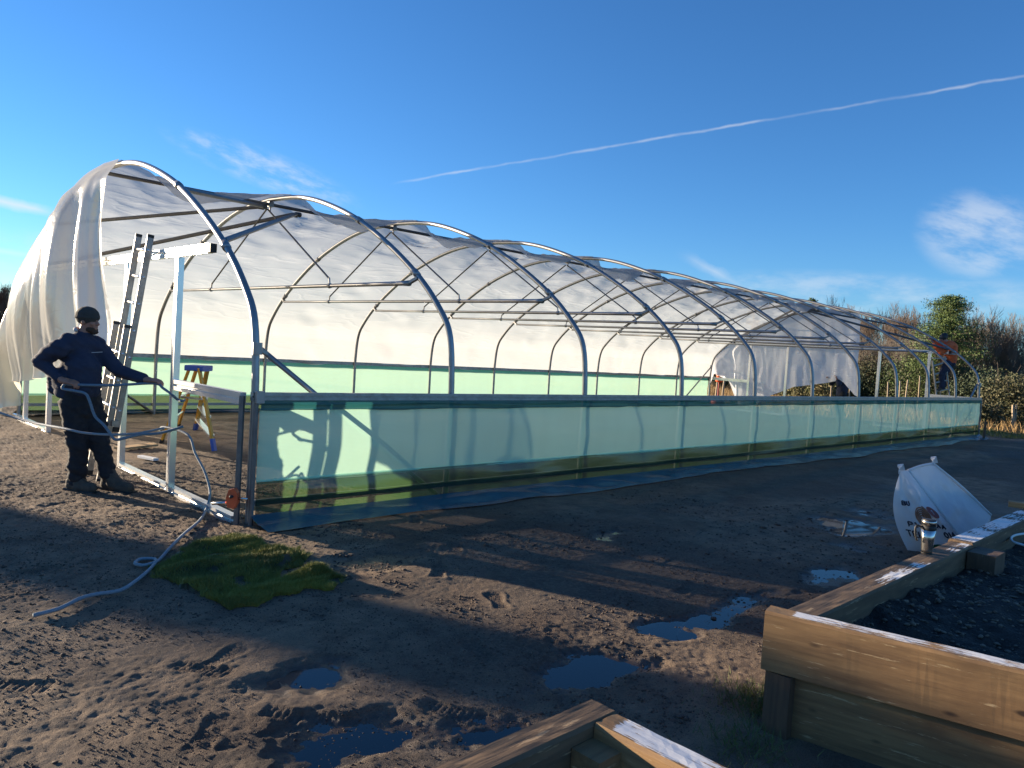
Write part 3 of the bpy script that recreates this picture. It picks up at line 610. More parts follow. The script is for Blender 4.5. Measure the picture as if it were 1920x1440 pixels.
sleeper('sleeper', (1.84, 1.445), (.2, 1.445), .10, -.05, .267, 'sleeperX', b2, lambda t, s: -1, 1)
sleeper('sleeper', (1.837, 1.342), (1.837, -1.2), .10, -.05, .267, 'sleeperY', b2, lambda t, s: -1, -1)
mbp = MB(); mbp.box((1.64, 1.24, .1), (1.736, 1.342, .50)); mbp.build('corner_post', 'sleeperY', b2)
soil('compost', .3, 1.74, -1.2, 1.34, .20, b2)
# ------------------------------------------------------------------ travel mug on the rim
mp_ = onz(1737, 1037, BT-.008); mg = empty('travel_mug', mp_); tag(mg, 'brushed steel travel mug with black handle standing on the bed rim', 'mug')
mb = MB(); mb.lathe([(.030, .004), (.032, .02), (.036, .09), (.0415, .150)], 28, mp_); mb.build('body', 'steel', mg, True)
mb = MB(); mb.lathe([(.031, 0), (.031, .006)], 28, mp_); mb.build('base_ring', 'rubber', mg)
mb = MB(); mb.lathe([(.0425, .148), (.0445, .152), (.0445, .168), (.042, .172)], 28, mp_); mb.build('grip_band', 'rubber', mg, True)
mb = MB(); mb.lathe([(.0415, .171), (.0425, .198), (.041, .203)], 28, mp_); ld = mb.build('lid', 'steel', mg, True)
mb = MB(); mb.lathe([(.038, .203), (.037, .210), (.02, .212)], 28, mp_); mb.build('lid_top', 'rubber', ld)
rh = -np.array([RGT[0], RGT[1], 0]); rh /= np.linalg.norm(rh)
hp = lambda a, z: np.array(mp_)+rh*a+np.array((0, 0, z))
mb = MB(); mb.tube(spline([hp(.042, .160), hp(.065, .168), hp(.080, .158), hp(.079, .12), hp(.070, .085), hp(.062, .075)], 4), .0065, 8); mb.build('handle', 'rubber', mg, True)
# ------------------------------------------------------------------ bulk bag
bl = onz(1703, 1032); dist_b = np.linalg.norm(bl[:2])
bp0 = np.array((bl[0], bl[1], 0)); bag = empty('bulk_bag', bp0)
tag(bag, 'slumped white woven bulk bag with black lettering and a spiral logo', 'bag')
def bpx(px, py, o=0.): return onplane(px, py, bp0, o)
# printed face turned to the tunnel end, long face sloping away behind the bed
A0, A1, A2, A3 = bpx(1684, 884, .0), bpx(1752, 868, -.35), bpx(1707, 1034, .05), bpx(1800, 1046, .12)
B1, B2 = bpx(1852, 968, -.75), bpx(1815, 1040, -.35)
def patch(c00, c10, c01, c11, nu, nv, push, seed, n_dir):
    u, v = np.meshgrid(np.linspace(0, 1, nu), np.linspace(0, 1, nv), indexing='ij'); u3, v3 = u[...,None], v[...,None]
    P = (c00*(1-u3)+c10*u3)*(1-v3)+(c01*(1-u3)+c11*u3)*v3
    return P+np.array(n_dir)*((np.sin(math.pi*u)*np.sin(math.pi*v))**.7*push+fbm(u*4, v*4, 1, 4, seed)*.09*np.sin(math.pi*u)*np.sin(math.pi*v)+fbm(u*9+v*4, v*7, 1, 3, seed+3)*.010*np.sin(math.pi*u)*np.sin(math.pi*v))[...,None]
tow = -np.array([FWD[0], FWD[1], 0]); tow /= np.linalg.norm(tow)
# corners of the bag: top ridge front/back, bottom front-left, front-right, back
TL = bpx(1686, 884, .02); TM = bpx(1702, 880, .0); TR = bpx(1748, 868, -.45); FL = bpx(1704, 1036, .06); FR = bpx(1797, 1018, .10); BR = bpx(1858, 962, -.62)
up_ = np.array((0, 0, 1.)); exb = np.array([RGT[0], RGT[1], 0]); exb /= np.linalg.norm(exb)
FL = bp0+up_*-.01; TL = bpx(1688, 884, .03); TM = bpx(1703, 882, -.03); TR = bpx(1750, 869, -.34); BR = bpx(1858, 966, -.32); FR = bpx(1802, 1012, .06); FR = TM+(FR-TM)*(TM[2]/(TM[2]-FR[2])); BRg = BR.copy(); BRg[2] = 0
fr = patch(FL, FR, TL, TM, 30, 30, .10, 500, tow); _u, _v = np.meshgrid(np.linspace(0, 1, 30), np.linspace(0, 1, 30), indexing='ij'); fr = fr-exb*(.10*np.sin(math.pi*_v)*(1-_u))[...,None]
grid_mesh('printed_panel', fr, 'bag', bag)
grid_mesh('side_panel', patch(FR, BR, TM, TR, 26, 26, .05, 510, nrm(np.cross(BR-FR, TM-FR))*-1), 'bag', bag)
BK = FL+(BRg-FR)*.8; grid_mesh('back_panel', patch(BK, FL, TR, TL, 20, 20, .06, 520, -tow), 'bag', bag)
grid_mesh('end_panel', patch(BRg, BK, BR, TR, 12, 12, .03, 525, -tow), 'bag', bag); grid_mesh('end_panel', patch(FR, BRg, FR+(0, 0, .01), BR, 12, 6, .0, 527, tow), 'bag', bag)
for nm_, pth in (('seam', [FR, (FR+TM)/2+tow*.03, TM]), ('seam', [TM, (TM+TR)/2+(0, 0, .01), TR]), ('seam', [TR, (TR+BR)/2+(0, 0, .02), BR])):
    mb = MB(); mb.tube(spline(pth, 6), .012, 6); mb.build(nm_, 'bag', bag, True)
for q in (TL, TR):
    mb = MB(); pp = spline([q+(-.03, 0, -.02), q+(-.02, 0, .05), q+(.03, .01, .06), q+(.06, .0, .0)], 5)
    for i in range(len(pp)-1): mb.beam(pp[i], pp[i+1], .045, .006, (0, .3, 1))
    mb.build('lifting_loop', 'bag', bag)
def on_front(u, v):   # point on the printed panel, a little proud
    i, j = u*29, v*29; i0, j0 = int(min(i, 28)), int(min(j, 28)); a, c = i-i0, j-j0
    p = (fr[i0, j0]*(1-a)+fr[i0+1, j0]*a)*(1-c)+(fr[i0, j0+1]*(1-a)+fr[i0+1, j0+1]*a)*c
    du = fr[min(i0+1, 29), j0]-fr[i0, j0]; dv = fr[i0, min(j0+1, 29)]-fr[i0, j0]; n = nrm(np.cross(du, dv)); n = n if np.dot(n, tow) > 0 else -n
    return p+tow*.014
def ribbon(name, uv, wd, m, parent):
    pts = [on_front(*q) for q in uv]; mb = MB()
    for i in range(len(pts)-1): mb.beam(pts[i], pts[i+1], wd, .003, tow)
    # turn flat towards the viewer side of the panel
    return mb.build(name, m, parent)
def stroke_text(txt, u0, v0, hgt, wid, parent):
    G = {'T': [[(0,1),(1,1)],[(.5,1),(.5,0)]], 'E': [[(1,1),(0,1),(0,0),(1,0)],[(0,.5),(.8,.5)]], 'L': [[(0,1),(0,0),(1,0)]], '0': [[(.5,1),(.05,.7),(.05,.3),(.5,0),(.95,.3),(.95,.7),(.5,1)]],
         '1': [[(.2,.8),(.5,1),(.5,0)]], '4': [[(.8,0),(.8,1),(0,.35),(1,.35)]], 'B': [[(0,0),(0,1),(.8,.85),(.7,.55),(0,.5),(.9,.4),(.9,.1),(0,0)]], 'P': [[(0,0),(0,1),(.9,.9),(.9,.55),(0,.45)]],
         'A': [[(0,0),(.5,1),(1,0)],[(.2,.4),(.8,.4)]], 'U': [[(0,1),(0,.2),(.5,0),(1,.2),(1,1)]], 'I': [[(.5,0),(.5,1)]], 'D': [[(0,0),(0,1),(.8,.8),(.8,.2),(0,0)]], 'S': [[(1,.9),(.5,1),(0,.75),(1,.3),(.5,0),(0,.1)]], '-': [[(.1,.5),(.9,.5)]]}
    for i, ch in enumerate(txt):
        for st in G.get(ch, []):
            ribbon('lettering', [(u0+(i+.8*a)*wid, v0+hgt*b_) for a, b_ in st], .011, 'ink', parent)
stroke_text('TEL', .10, .21, .075, .075, bag); stroke_text('014', .72, .22, .07, .07, bag); stroke_text('BU', .12, .60, .05, .09, bag); stroke_text('P1', .16, .34, .06, .08, bag)
for k_, (uu, vv) in enumerate([(.66, .34), (.75, .33)]): stroke_text('A', uu, vv, .05, .07, bag)
sp = [(.45+(.017+.021*t)*math.cos(t*2*math.pi)*1.15, .47+(.017+.021*t)*math.sin(t*2*math.pi)*1.15) for t in np.linspace(0, 5.2, 100)]
ribbon('spiral_logo', sp, .010, 'spiral', bag)
def disc_on(name, cu, cv, ru, rv, m, parent, rot=0.):
    k = 22; ring = [on_front(cu+ru*math.cos(a)*math.cos(rot)-rv*math.sin(a)*math.sin(rot), cv+ru*math.cos(a)*math.sin(rot)+rv*math.sin(a)*math.cos(rot)) for a in [2*math.pi*i/k for i in range(k)]]
    mb = MB(); c0 = sum(ring)/k+tow*.003; mb.add([c0]+ring, [(0, i+1, (i+1) % k+1) for i in range(k)]); return mb.build(name, m, parent)
disc_on('oval_logo', .72, .53, .13, .062, 'redink', bag, -.25)
k_ = [on_front(u_, v_) for u_, v_ in ((.27, .0), (.28, .10), (.50, .14), (.80, .115), (.93, .08), (.90, .03), (.6, .0))]
mb = MB(); mb.add([sum(k_)/len(k_)+tow*.004]+[q+tow*.002 for q in k_], [(0, i+1, (i+1) % len(k_)+1) for i in range(len(k_))]); mb.build('green_print', 'greenink', bag)
# ------------------------------------------------------------------ ladders and small things by the end frame
lf = onz(190, 897); lf[2] = gzl(lf[0], lf[1]); lt_ = np.array((X0-.16, 8.40, 2.54))
la = empty('extension_ladder', lf); tag(la, 'worn aluminium extension ladder leaning on the near end frame', 'ladder')
ld_ = nrm(lt_-lf); lw = nrm(np.cross(ld_, (1, 0, .0))); lw = nrm(np.array((0, lw[1], lw[2])) if abs(lw[1]) > .3 else np.array((0, 1., 0)))
lw = np.array((0, 1., 0)); lw = nrm(lw-ld_*np.dot(lw, ld_)); ln3 = np.cross(ld_, lw); LL = np.linalg.norm(lt_-lf)
def ladder_section(base, a0, a1, wid, offn, par, rung0):
    for sg in (-1, 1):
        mb = MB(); mb.beam(base+ld_*a0+lw*sg*wid/2+ln3*offn, base+ld_*a1+lw*sg*wid/2+ln3*offn, .026, .064, ln3, .004); st = mb.build('stile', 'alu_old', par)
        mb = MB(); mb.beam(base+ld_*(a1-.01)+lw*sg*wid/2+ln3*offn, base+ld_*(a1+.022)+lw*sg*wid/2+ln3*offn, .029, .066, ln3, .005); mb.build('end_cap', 'rubber', st)
        mb = MB(); mb.beam(base+ld_*(a0-.02)+lw*sg*wid/2+ln3*offn, base+ld_*(a0+.03)+lw*sg*wid/2+ln3*offn, .029, .066, ln3, .005); mb.build('end_cap', 'rubber', st)
    a = a0+rung0
    while a < a1-.1:
        p = base+ld_*a+ln3*offn; mb = MB(); mb.tube([p-lw*(wid/2+.016), p+lw*(wid/2+.016)], .0155, 8); mb.build('rung', 'alu', par, True)
        a += .28
ladder_section(lf, .55, LL+.02, .37, 0, la, .20); ladder_section(lf, 0., 1.62, .37, .068, la, .22)
mb = MB(); mb.box((lf+ld_*.62-lw*.2+ln3*.03)-.03, (lf+ld_*.62-lw*.2+ln3*.03)+.03); mb.build('guide_bracket', 'alu_old', la)
# yellow step ladder inside
q1, q2 = onz(302, 832), onz(405, 846); sc_ = (q1+q2)/2+np.array((.1, .3, 0)); st = empty('step_ladder', (sc_[0], sc_[1], 0)); tag(st, 'yellow fibreglass step ladder with blue top and feet inside the tunnel', 'step ladder')
top = onplane(372, 690, (q1+q2)/2); ex = np.array([RGT[0], RGT[1], 0]); ex /= np.linalg.norm(ex); ey = -tow
tc_ = np.array((top[0], top[1], top[2]))
front = [onz(402, 848), onz(366, 806)]; back = [onz(302, 832), onz(334, 800)]
for k, p in enumerate(front):
    p = p.copy(); p[2] = gzl(p[0], p[1]); t_ = tc_+ex*.07+ey*(.14 if k else -.14)
    mb = MB(); mb.beam(p, t_, .028, .07, ey); leg = mb.build('leg', 'yellow', st)
    mb = MB(); mb.beam(p+(0, 0, -.01), p+(t_-p)*.14, .04, .085, ey); mb.build('foot', 'blue', leg)
for k, p in enumerate(back):
    p = p.copy(); p[2] = gzl(p[0], p[1]); t_ = tc_-ex*.07+ey*(.12 if k else -.12)
    mb = MB(); mb.beam(p, t_, .026, .05, ey); leg = mb.build('leg', 'yellow', st)
    mb = MB(); mb.beam(p+(0, 0, -.01), p+(t_-p)*.05, .035, .06, ey); mb.build('foot', 'rubber', leg)
for t in (.2, .42, .64):
    a_ = [front[k]+(tc_+ex*.07+ey*(.14 if k else -.14)-front[k])*t for k in (0, 1)]; mb = MB(); mb.beam(a_[0], a_[1], .08, .025, (0, 0, 1)); mb.build('step', 'alu', st)
for t in (.3, .62):
    a_ = [back[k]+(tc_-ex*.07+ey*(.12 if k else -.12)-back[k])*t for k in (0, 1)]; mb = MB(); mb.tube([a_[0], a_[1]], .012, 6); mb.build('cross_bar', 'alu', st)
for k in (0, 1):
    a_ = front[k]+(tc_+ex*.07-front[k])*.62; b_ = back[k]+(tc_-ex*.07-back[k])*.62; mb = MB(); mb.beam(a_, b_, .01, .025); mb.build('spreader', 'alu_old', st)
mb = MB(); c0 = tc_; mb.beam(c0-ex*.12, c0+ex*.13, .34, .075, (0, 0, 1), .012); mb.build('top_cap', 'blue', st)
# boards on the ground
for (px, py), (qx, qy), w, m, lb in (((222, 848), (288, 840), .16, 'board', 'short fresh wooden board lying on the mud inside the doorway'), ((262, 866), (292, 872), .07, 'white', 'small white offcut lying in the open doorway')):
    a_, b_ = onz(px, py), onz(qx, qy); a_[2] = b_[2] = max(gzl(a_[0], a_[1]), gzl(b_[0], b_[1]))+.035
    mb = MB(); mb.beam(a_, b_, w, .03, (0, 0, 1), .003); tag(mb.build('board' if m == 'board' else 'offcut', m), lb, 'board' if m == 'board' else 'offcut')
# orange clamp on the sill
cp_ = np.array(onx(437, 934, X0-.16)); ck = empty('clamp_tool', cp_); tag(ck, 'orange clamp with steel shaft fixed by the near corner post', 'clamp')
mb = MB(); pts = [(-.035, -.075), (.02, -.085), (.045, -.03), (.04, .05), (.01, .085), (-.03, .07), (-.05, .0)]
mb.prism(cp_+tow*-.03, cp_+tow*.03, ex, np.array((0, 0, 1.)), pts); mb.build('body', 'orange', ck)
mb = MB(); mb.tube([cp_+ex*-.03+(0, 0, -.04), cp_-ex*.17+(0, 0, -.055)], .014, 8); mb.tube([cp_+ex*.04, cp_+ex*.12], .012, 8); mb.build('shaft', 'steel', ck, True)
mb = MB(); mb.tube([cp_+(0, 0, .02)-tow*.05, cp_+(0, 0, .02)+tow*.06], .014, 8); mb.build('pivot_bolt', 'rubber', ck, True)
# ------------------------------------------------------------------ people
def cap(mb, p0, r0, p1, r1, n=14):
    p0, p1 = np.array(p0, float), np.array(p1, float); d = nrm(p1-p0); L_ = np.linalg.norm(p1-p0)
    pts = []; rr = []
    for k in range(5): a = math.pi/2*(1-k/4.); pts.append(p0-d*r0*math.sin(a)); rr.append(max(r0*math.cos(a), 1e-3))
    for k in range(1, 4): t = k/4; pts.append(p0+(p1-p0)*t); rr.append(r0+(r1-r0)*t)
    for k in range(5): a = math.pi/2*(k/4.); pts.append(p1+d*r1*math.sin(a)); rr.append(max(r1*math.cos(a), 1e-3))
    mb.tube(pts, rr, n)
def ell(mb, c, r, axes=None, n=16):
    c = np.array(c, float); A_ = np.eye(3) if axes is None else np.array(axes); vs = []; k = 10
    for i in range(k+1):
        th = math.pi*i/k
        for j in range(n):
            a = 2*math.pi*j/n; q = np.array((max(math.sin(th), 1e-3)*math.cos(a)*r[0], max(math.sin(th), 1e-3)*math.sin(a)*r[1], math.cos(th)*r[2])); vs.append(c+q@A_)
    fs = [(i*n+j, (i+1)*n+j, (i+1)*n+(j+1) % n, i*n+(j+1) % n) for i in range(k) for j in range(n)]
    mb.add(vs, fs+[tuple(range(n)), tuple(range(k*n, (k+1)*n))[::-1]])
def blob(name, mb, m, parent, voxel=.012, smooth=4, folds=0., fs=9., seed=600, cut=None):
    """union of shapes -> one continuous smooth skin (voxel remesh), with cloth folds"""
    o = mb.build(name, m, None)
    r = o.modifiers.new('r', 'REMESH'); r.mode = 'VOXEL'; r.voxel_size = voxel; r.use_smooth_shade = True
    s = o.modifiers.new('s', 'SMOOTH'); s.iterations = smooth; s.factor = .5
    dg = bpy.context.evaluated_depsgraph_get(); me = bpy.data.meshes.new_from_object(o.evaluated_get(dg)); old = o.data
    o.modifiers.clear(); o.data = me; bpy.data.meshes.remove(old); me.name = name
    if folds:
        n = len(me.vertices); co = np.zeros(n*3); me.vertices.foreach_get('co', co); co = co.reshape(-1, 3); no = np.zeros(n*3); me.vertices.foreach_get('normal', no); no = no.reshape(-1, 3)
        w = fbm(co[:,0]+co[:,1]*.6+co[:,2]*.35, co[:,2]*1.6+co[:,0]*.3-co[:,1]*.2, fs, 3, seed); w = (np.abs(w)-.15)*2
        co += no*(w*folds)[:,None]; me.vertices.foreach_set('co', co.reshape(-1)); me.update()
    me.polygons.foreach_set('use_smooth', [True]*len(me.polygons))
    if parent is not None: o.parent = parent; o.matrix_parent_inverse = Matrix.Translation(-Vector(parent.location))
    return o
def hand(mb, wrist, d, up, curl=1., sc=1., spread=None):
    """palm + four unequal bent fingers + thumb from the side of the palm; d = pointing, up = back of hand"""
    d = nrm(d); up = nrm(np.array(up)-d*np.dot(up, d)); sd = np.cross(d, up); w = np.array(wrist, float)
    cap(mb, w, .026*sc, w+d*.03*sc, .03*sc, 10)
    for k in range(4): cap(mb, w+d*.02*sc+sd*(k-1.5)*.014*sc, .015*sc, w+d*.085*sc+sd*(k-1.5)*.019*sc, .0115*sc, 8)
    for k, ln in enumerate((.075, .086, .080, .062)):
        p = w+d*.088*sc+sd*(k-1.5)*.020*sc; a = .35*curl
        for j, fr_ in enumerate((.45, .32, .25)):
            dd = d*math.cos(a)-up*math.sin(a); q = p+dd*ln*fr_*sc; cap(mb, p, (.0098-.001*j)*sc, q, (.009-.001*j)*sc, 7); p = q; a += .75*curl
    t0 = w+d*.025*sc-sd*.03*sc; t1 = t0+(d*.7-sd*.6-up*.35*curl)*.042*sc; t2 = t1+(d*.85+sd*.15-up*.45*curl)*.034*sc
    cap(mb, t0, .015*sc, t1, .0115*sc, 8); cap(mb, t1, .011*sc, t2, .009*sc, 8)
def head(mb, c, f, s=1.):
    """c: centre; f: facing direction"""
    f = nrm(f); u = np.array((0, 0, 1.)); r = np.cross(f, u); A_ = np.stack([r, f, u])
    P = lambda a, b, z: np.array(c)+(r*a+f*b+u*z)*s
    ell(mb, P(0, -.008, .03), (.074*s, .094*s, .088*s), A_); ell(mb, P(0, .022, -.035), (.056*s, .066*s, .072*s), A_); ell(mb, P(0, .052, -.082), (.034*s, .034*s, .028*s), A_)
    cap(mb, P(0, .088, .012), .009*s, P(0, .108, -.022), .0135*s, 8); cap(mb, P(-.012, .094, -.026), .009*s, P(.012, .094, -.026), .009*s, 6)     # nose
    cap(mb, P(-.032, .080, .026), .011*s, P(.032, .080, .026), .011*s, 6)                                                                          # brow
    for g in (-1, 1):
        ell(mb, P(g*.075, -.004, -.005), (.010*s, .020*s, .032*s), A_); ell(mb, P(g*.038, .066, -.022), (.022*s, .018*s, .018*s), A_)
    cap(mb, P(-.018, .083, -.052), .0085*s, P(.018, .083, -.052), .0085*s, 6); cap(mb, P(-.015, .082, -.066), .009*s, P(.015, .082, -.066), .009*s, 6)   # lips
    return P
# --- the man hauling rope by the near corner
mc = onz(185, 922); man = empty('person', (mc[0], mc[1], gzl(mc[0], mc[1]))); tag(man, 'person in navy jacket and grey beanie hauling a rope by the ladder', 'person')
J = lambda px, py, o=0.: onplane(px, py, mc, o)
hd = J(166, 603, .0); face = nrm(ex*.98+tow*.12); mb = MB(); Pm = head(mb, hd, face, .98)
neck = J(157, 632); cap(mb, hd+(0, 0, -.06)-face*.02, .058, neck+(0, 0, -.02), .066)
hip = J(152, 752); chest = J(150, 668)
cap(mb, neck, .07, chest, .13); cap(mb, chest, .135, hip, .14)
shN, elN, haN = J(113, 652, .17), J(74, 678, .13), J(116, 713, .22); shF, elF, haF = J(186, 656, -.13), J(222, 694, -.10), J(272, 712, -.02)
hN, kN, aN = J(136, 758, .06), J(146, 840, .08), J(144, 912, .04); hF, kF, aF = J(168, 756, -.08), J(188, 835, -.04), J(203, 898, -.06)
for a_, b_, c_ in ((shN, elN, haN), (shF, elF, haF)): cap(mb, a_, .058, b_, .046); cap(mb, b_, .045, c_, .03)
for a_, b_, c_ in ((hN, kN, aN), (hF, kF, aF)): cap(mb, a_, .095, b_, .062); cap(mb, b_, .062, c_, .042)
for a_, t_ in ((aN, J(176, 929, .06)), (aF, J(246, 913, -.02))): cap(mb, a_+(0, 0, -.03), .04, t_, .035)
hand(mb, haN, nrm(ex+(0, 0, -.1)), nrm(np.array((0, 0, 1.))+tow*.4), 1.05, 1.12); hand(mb, haF, nrm(ex+(0, 0, .02)), nrm(np.array((0, 0, 1.))+tow*.25), .75, 1.12)
blob('body', mb, 'skin', man, .0075, 3)
mb = MB(); ell(mb, hd+face*.036+(0, 0, -.074), (.060, .052, .036), np.stack([np.cross(face, (0, 0, 1)), face, (0, 0, 1)])); ell(mb, hd+face*.068+(0, 0, -.098), (.036, .032, .022), np.stack([np.cross(face, (0, 0, 1)), face, (0, 0, 1)]))
blob('beard', mb, 'beard', man, .008, 2, .004, 40)
fx = np.stack([np.cross(face, (0, 0, 1)), face, (0, 0, 1.)]); mb = MB(); ell(mb, hd-face*.012+(0, 0, .052), (.092, .112, .095), fx); hat = None
mbr = MB(); ell(mbr, hd-face*.014+(0, 0, .040), (.099, .118, .036), fx)
hat = blob('beanie', mb, 'beanie', man, .010, 3, .004, 30); blob('turn_up', mbr, 'beanie', hat, .009, 2, .003, 40)
mb = MB(); hem = J(135, 738)
cap(mb, J(153, 648), .125, J(148, 690), .165, 18); cap(mb, J(148, 688), .165, J(138, 722), .175, 18); cap(mb, J(154, 690, .04), .16, J(158, 726, .03), .15, 18)
cap(mb, J(112, 712, -.01), .10, J(142, 718), .15); cap(mb, J(104, 727, .0), .075, J(140, 728), .13); cap(mb, J(130, 645, .10), .10, J(178, 650, -.08), .105)
for (a_, b_, c_, q) in ((shN, elN, haN, .84), (shF, elF, haF, .9)): cap(mb, a_, .086, b_, .068); cap(mb, b_, .066, b_+(c_-b_)*q, .050)
cap(mb, J(150, 636), .085, J(158, 630), .078)
jk = blob('jacket', mb, 'navy', man, .014, 5, .020, 7, 610)
mb = MB(); c_ = J(157, 627); mb.tube([c_+(np.cross(face, (0, 0, 1))*math.cos(a)*.078+face*(math.sin(a)*.078+.005))+(0, 0, .022-.03*math.sin(a)) for a in np.linspace(2.2, 5.9, 16)], .017, 8); mb.build('collar', 'grey_cloth', jk, True)
mb = MB(); a_, b_ = J(172, 661, .21), J(192, 660, .20); mb.beam(a_, b_, .004, .006); mb.build('pocket_trim', 'grey_cloth', jk)
mb = MB(); cap(mb, J(152, 738), .17, J(150, 765), .165)
for (a_, b_, c_) in ((hN, kN, aN), (hF, kF, aF)): cap(mb, a_, .120, b_, .086); cap(mb, b_, .086, c_+(0, 0, .03), .072)
blob('trousers', mb, 'trouser', man, .014, 4, .022, 8, 620)
for a_, hl, tt in ((aN, J(134, 928, .04), J(172, 926, .10)), (aF, J(200, 912, -.08), J(242, 910, -.0))):
    mb = MB(); g = gzl(hl[0], hl[1])+.055; hl = hl.copy(); tt = tt.copy(); hl[2] = g; tt[2] = g-.006; cap(mb, a_+(0, 0, .06), .066, (hl+tt)*.35+a_*.3, .066); cap(mb, hl, .056, tt, .050); cap(mb, hl+(0, 0, .03), .055, (hl+tt)/2+(0, 0, .03), .052)
    bt = blob('boot', mb, 'boot', man, .009, 3, .006, 14)
    mb = MB(); d_ = nrm(tt-hl); mb.beam(hl-d_*.06+(0, 0, -.043), tt+d_*.055+(0, 0, -.043), .10, .026, (0, 0, 1), .008); mb.build('sole', 'rubber', bt)
# --- rope
def rope(name, pts, r, m, lb, cat, n=6):
    mb = MB(); mb.tube(spline(pts, n), r, 8); return tag(mb.build(name, m, None, True), lb, cat)
pst = np.array((X0-.12, 7.60, 0)); pk = lambda z, dx=0., dy=0.: np.array((pst[0]+dx, pst[1]+dy, z))
hN_, hF_ = haN+ex*.085+(0, 0, -.035), haF+ex*.085+(0, 0, -.03)
rope('rope', [J(343, 800, .1), J(300, 812, .12), J(262, 815, .16), J(232, 822, .3), J(216, 824, .32), J(206, 812, .32), J(194, 796, .3), J(178, 780, .28), J(168, 752, .28), J(160, 738, .27), J(140, 733, .26), J(117, 728, .24), haN+(0, 0, -.02)+ex*.05, hN_, (hN_+hF_)/2+(0, 0, -.012), hF_, J(306, 728, .06), np.array(onx(322, 740, X0-.20)), np.array(onx(333, 749, X0-.13)), np.array(onx(342, 752, X0-.12)), np.array(onx(346, 750, X0-.04))], .013, 'rope', 'grey-blue rope stretched between the hands of the rope hauler', 'rope')
gr = lambda px, py: (lambda q: np.array((q[0], q[1], gz(q[0], q[1])+.022)))(onz(px, py))
rope('rope', [J(-60, 752, -.4), J(0, 774, -.3), J(60, 792, -.1), J(118, 803, .22), J(160, 812, .31), J(215, 815, .30), J(262, 812, .12), J(305, 803, .02), pk(.62, -.06, .06), pk(.66, -.05, -.03), J(352, 815, .1), J(366, 850, .2), J(384, 885, .3), J(394, 925, .4), gr(385, 965), gr(372, 985), gr(345, 1010), gr(320, 1038), gr(300, 1058), gr(288, 1068), gr(268, 1072), gr(253, 1068), gr(262, 1060), gr(285, 1058), gr(292, 1064), gr(280, 1080), gr(255, 1100), gr(225, 1118), gr(180, 1126), gr(150, 1135), gr(110, 1155), gr(62, 1168)], .0115, 'hose', 'pale rope tied to the door post and trailing across the mud in a loop', 'rope')
# --- hi-vis worker up the far end
wc = np.array((XE+.36, 6.95, 0)); wk = empty('person', (wc[0], wc[1], 1.2)); tag(wk, 'person in orange high-visibility jacket working on top of a step ladder', 'person')
K = lambda px, py, o=0.: onplane(px, py, wc, o)
def figure(root, Jn, hdp, fdir, neckp, chestp, hipp, arms, legs, coat, legm, hairm, vox=.014, hatscale=1.12):
    mb = MB(); head(mb, hdp, fdir, 1.); cap(mb, hdp+(0, 0, -.06), .058, neckp, .065); cap(mb, neckp, .08, chestp, .13); cap(mb, chestp, .135, hipp, .135)
    for a, b, c in arms: cap(mb, a, .056, b, .045); cap(mb, b, .044, c, .03); hand(mb, c, c-b, (0, 0, 1), .9, 1.1)
    for a, b, c, t in legs: cap(mb, a, .09, b, .06); cap(mb, b, .06, c, .042); cap(mb, c, .04, t, .035)
    blob('body', mb, 'skin', root, .010, 3)
    mb = MB(); fx = np.stack([np.cross(nrm(fdir), (0, 0, 1)), nrm(fdir), (0, 0, 1.)]); ell(mb, hdp-nrm(fdir)*.02+(0, 0, .035), (.088*hatscale, .108*hatscale, .098*hatscale), fx); blob('hair', mb, hairm, root, .011, 2, .012, 22)
    mb = MB(); cap(mb, neckp+(0, 0, -.04), .12, chestp, .18); cap(mb, chestp, .18, hipp, .17)
    for a, b, c in arms: cap(mb, a, .088, b, .07); cap(mb, b, .07, b+(c-b)*.85, .052); cap(mb, a, .09, chestp+(0, 0, .1), .11)
    jk = blob('jacket', mb, coat, root, vox, 4, .014, 9, 640)
    mb = MB(); cap(mb, hipp+(0, 0, .0), .158, hipp+(0, 0, -.06), .155)
    for a, b, c, t in legs: cap(mb, a, .115, b, .085); cap(mb, b, .085, c, .07)
    blob('trousers', mb, legm, root, vox, 4, .014, 9, 650)
    for a, b, c, t in legs: mb = MB(); cap(mb, c+(0, 0, .02), .058, c+(t-c)*.3, .055); cap(mb, c+(0, 0, -.02), .05, t, .045); blob('boot', mb, 'boot', root, .012, 3)
    return jk
wj = figure(wk, K, K(1768, 634), nrm(-ex*.9+tow*.1+(0, 0, -.3)), K(1779, 643), K(1783, 652), K(1782, 676), [(K(1778, 649, .18), K(1764, 662, .22), K(1750, 643, .1)), (K(1782, 645, -.16), K(1764, 652, -.15), K(1748, 638, -.05))],
       [(K(1776, 682, .08), K(1766, 702, .08), K(1766, 727, .06), K(1759, 732, .06)), (K(1782, 682, -.1), K(1770, 700, -.1), K(1768, 727, -.08), K(1760, 731, -.08))], 'hivis', 'navy', 'rubber')
for dz in (0,):
    mb = MB(); c0 = K(1783, 664); k = 18; mb.tube([c0+ex*.192*math.cos(a)+tow*.192*math.sin(a) for a in np.linspace(0, 2*math.pi, k)], .024, 6, False); mb.build('reflective_band', 'reflect', wj, True)
sl_ = empty('step_ladder', (XE+.36, 6.95, 0)); tag(sl_, 'slim grey step ladder under the orange-jacketed person at the far end', 'step ladder')
lft, rgt, lt2, rt2 = K(1756, 745, .05), K(1780, 745, .05), K(1748, 676, .05), K(1772, 668, .05)
def to_ground(b, t): return t+(b-t)*((t[2]-.0)/(t[2]-b[2]))
lg, rg = to_ground(lft, lt2), to_ground(rgt, rt2)
for a_, b_ in ((lg, lt2), (rg, rt2)): mb = MB(); mb.beam(a_, b_, .025, .06, tow); mb.build('stile', 'alu_old', sl_)
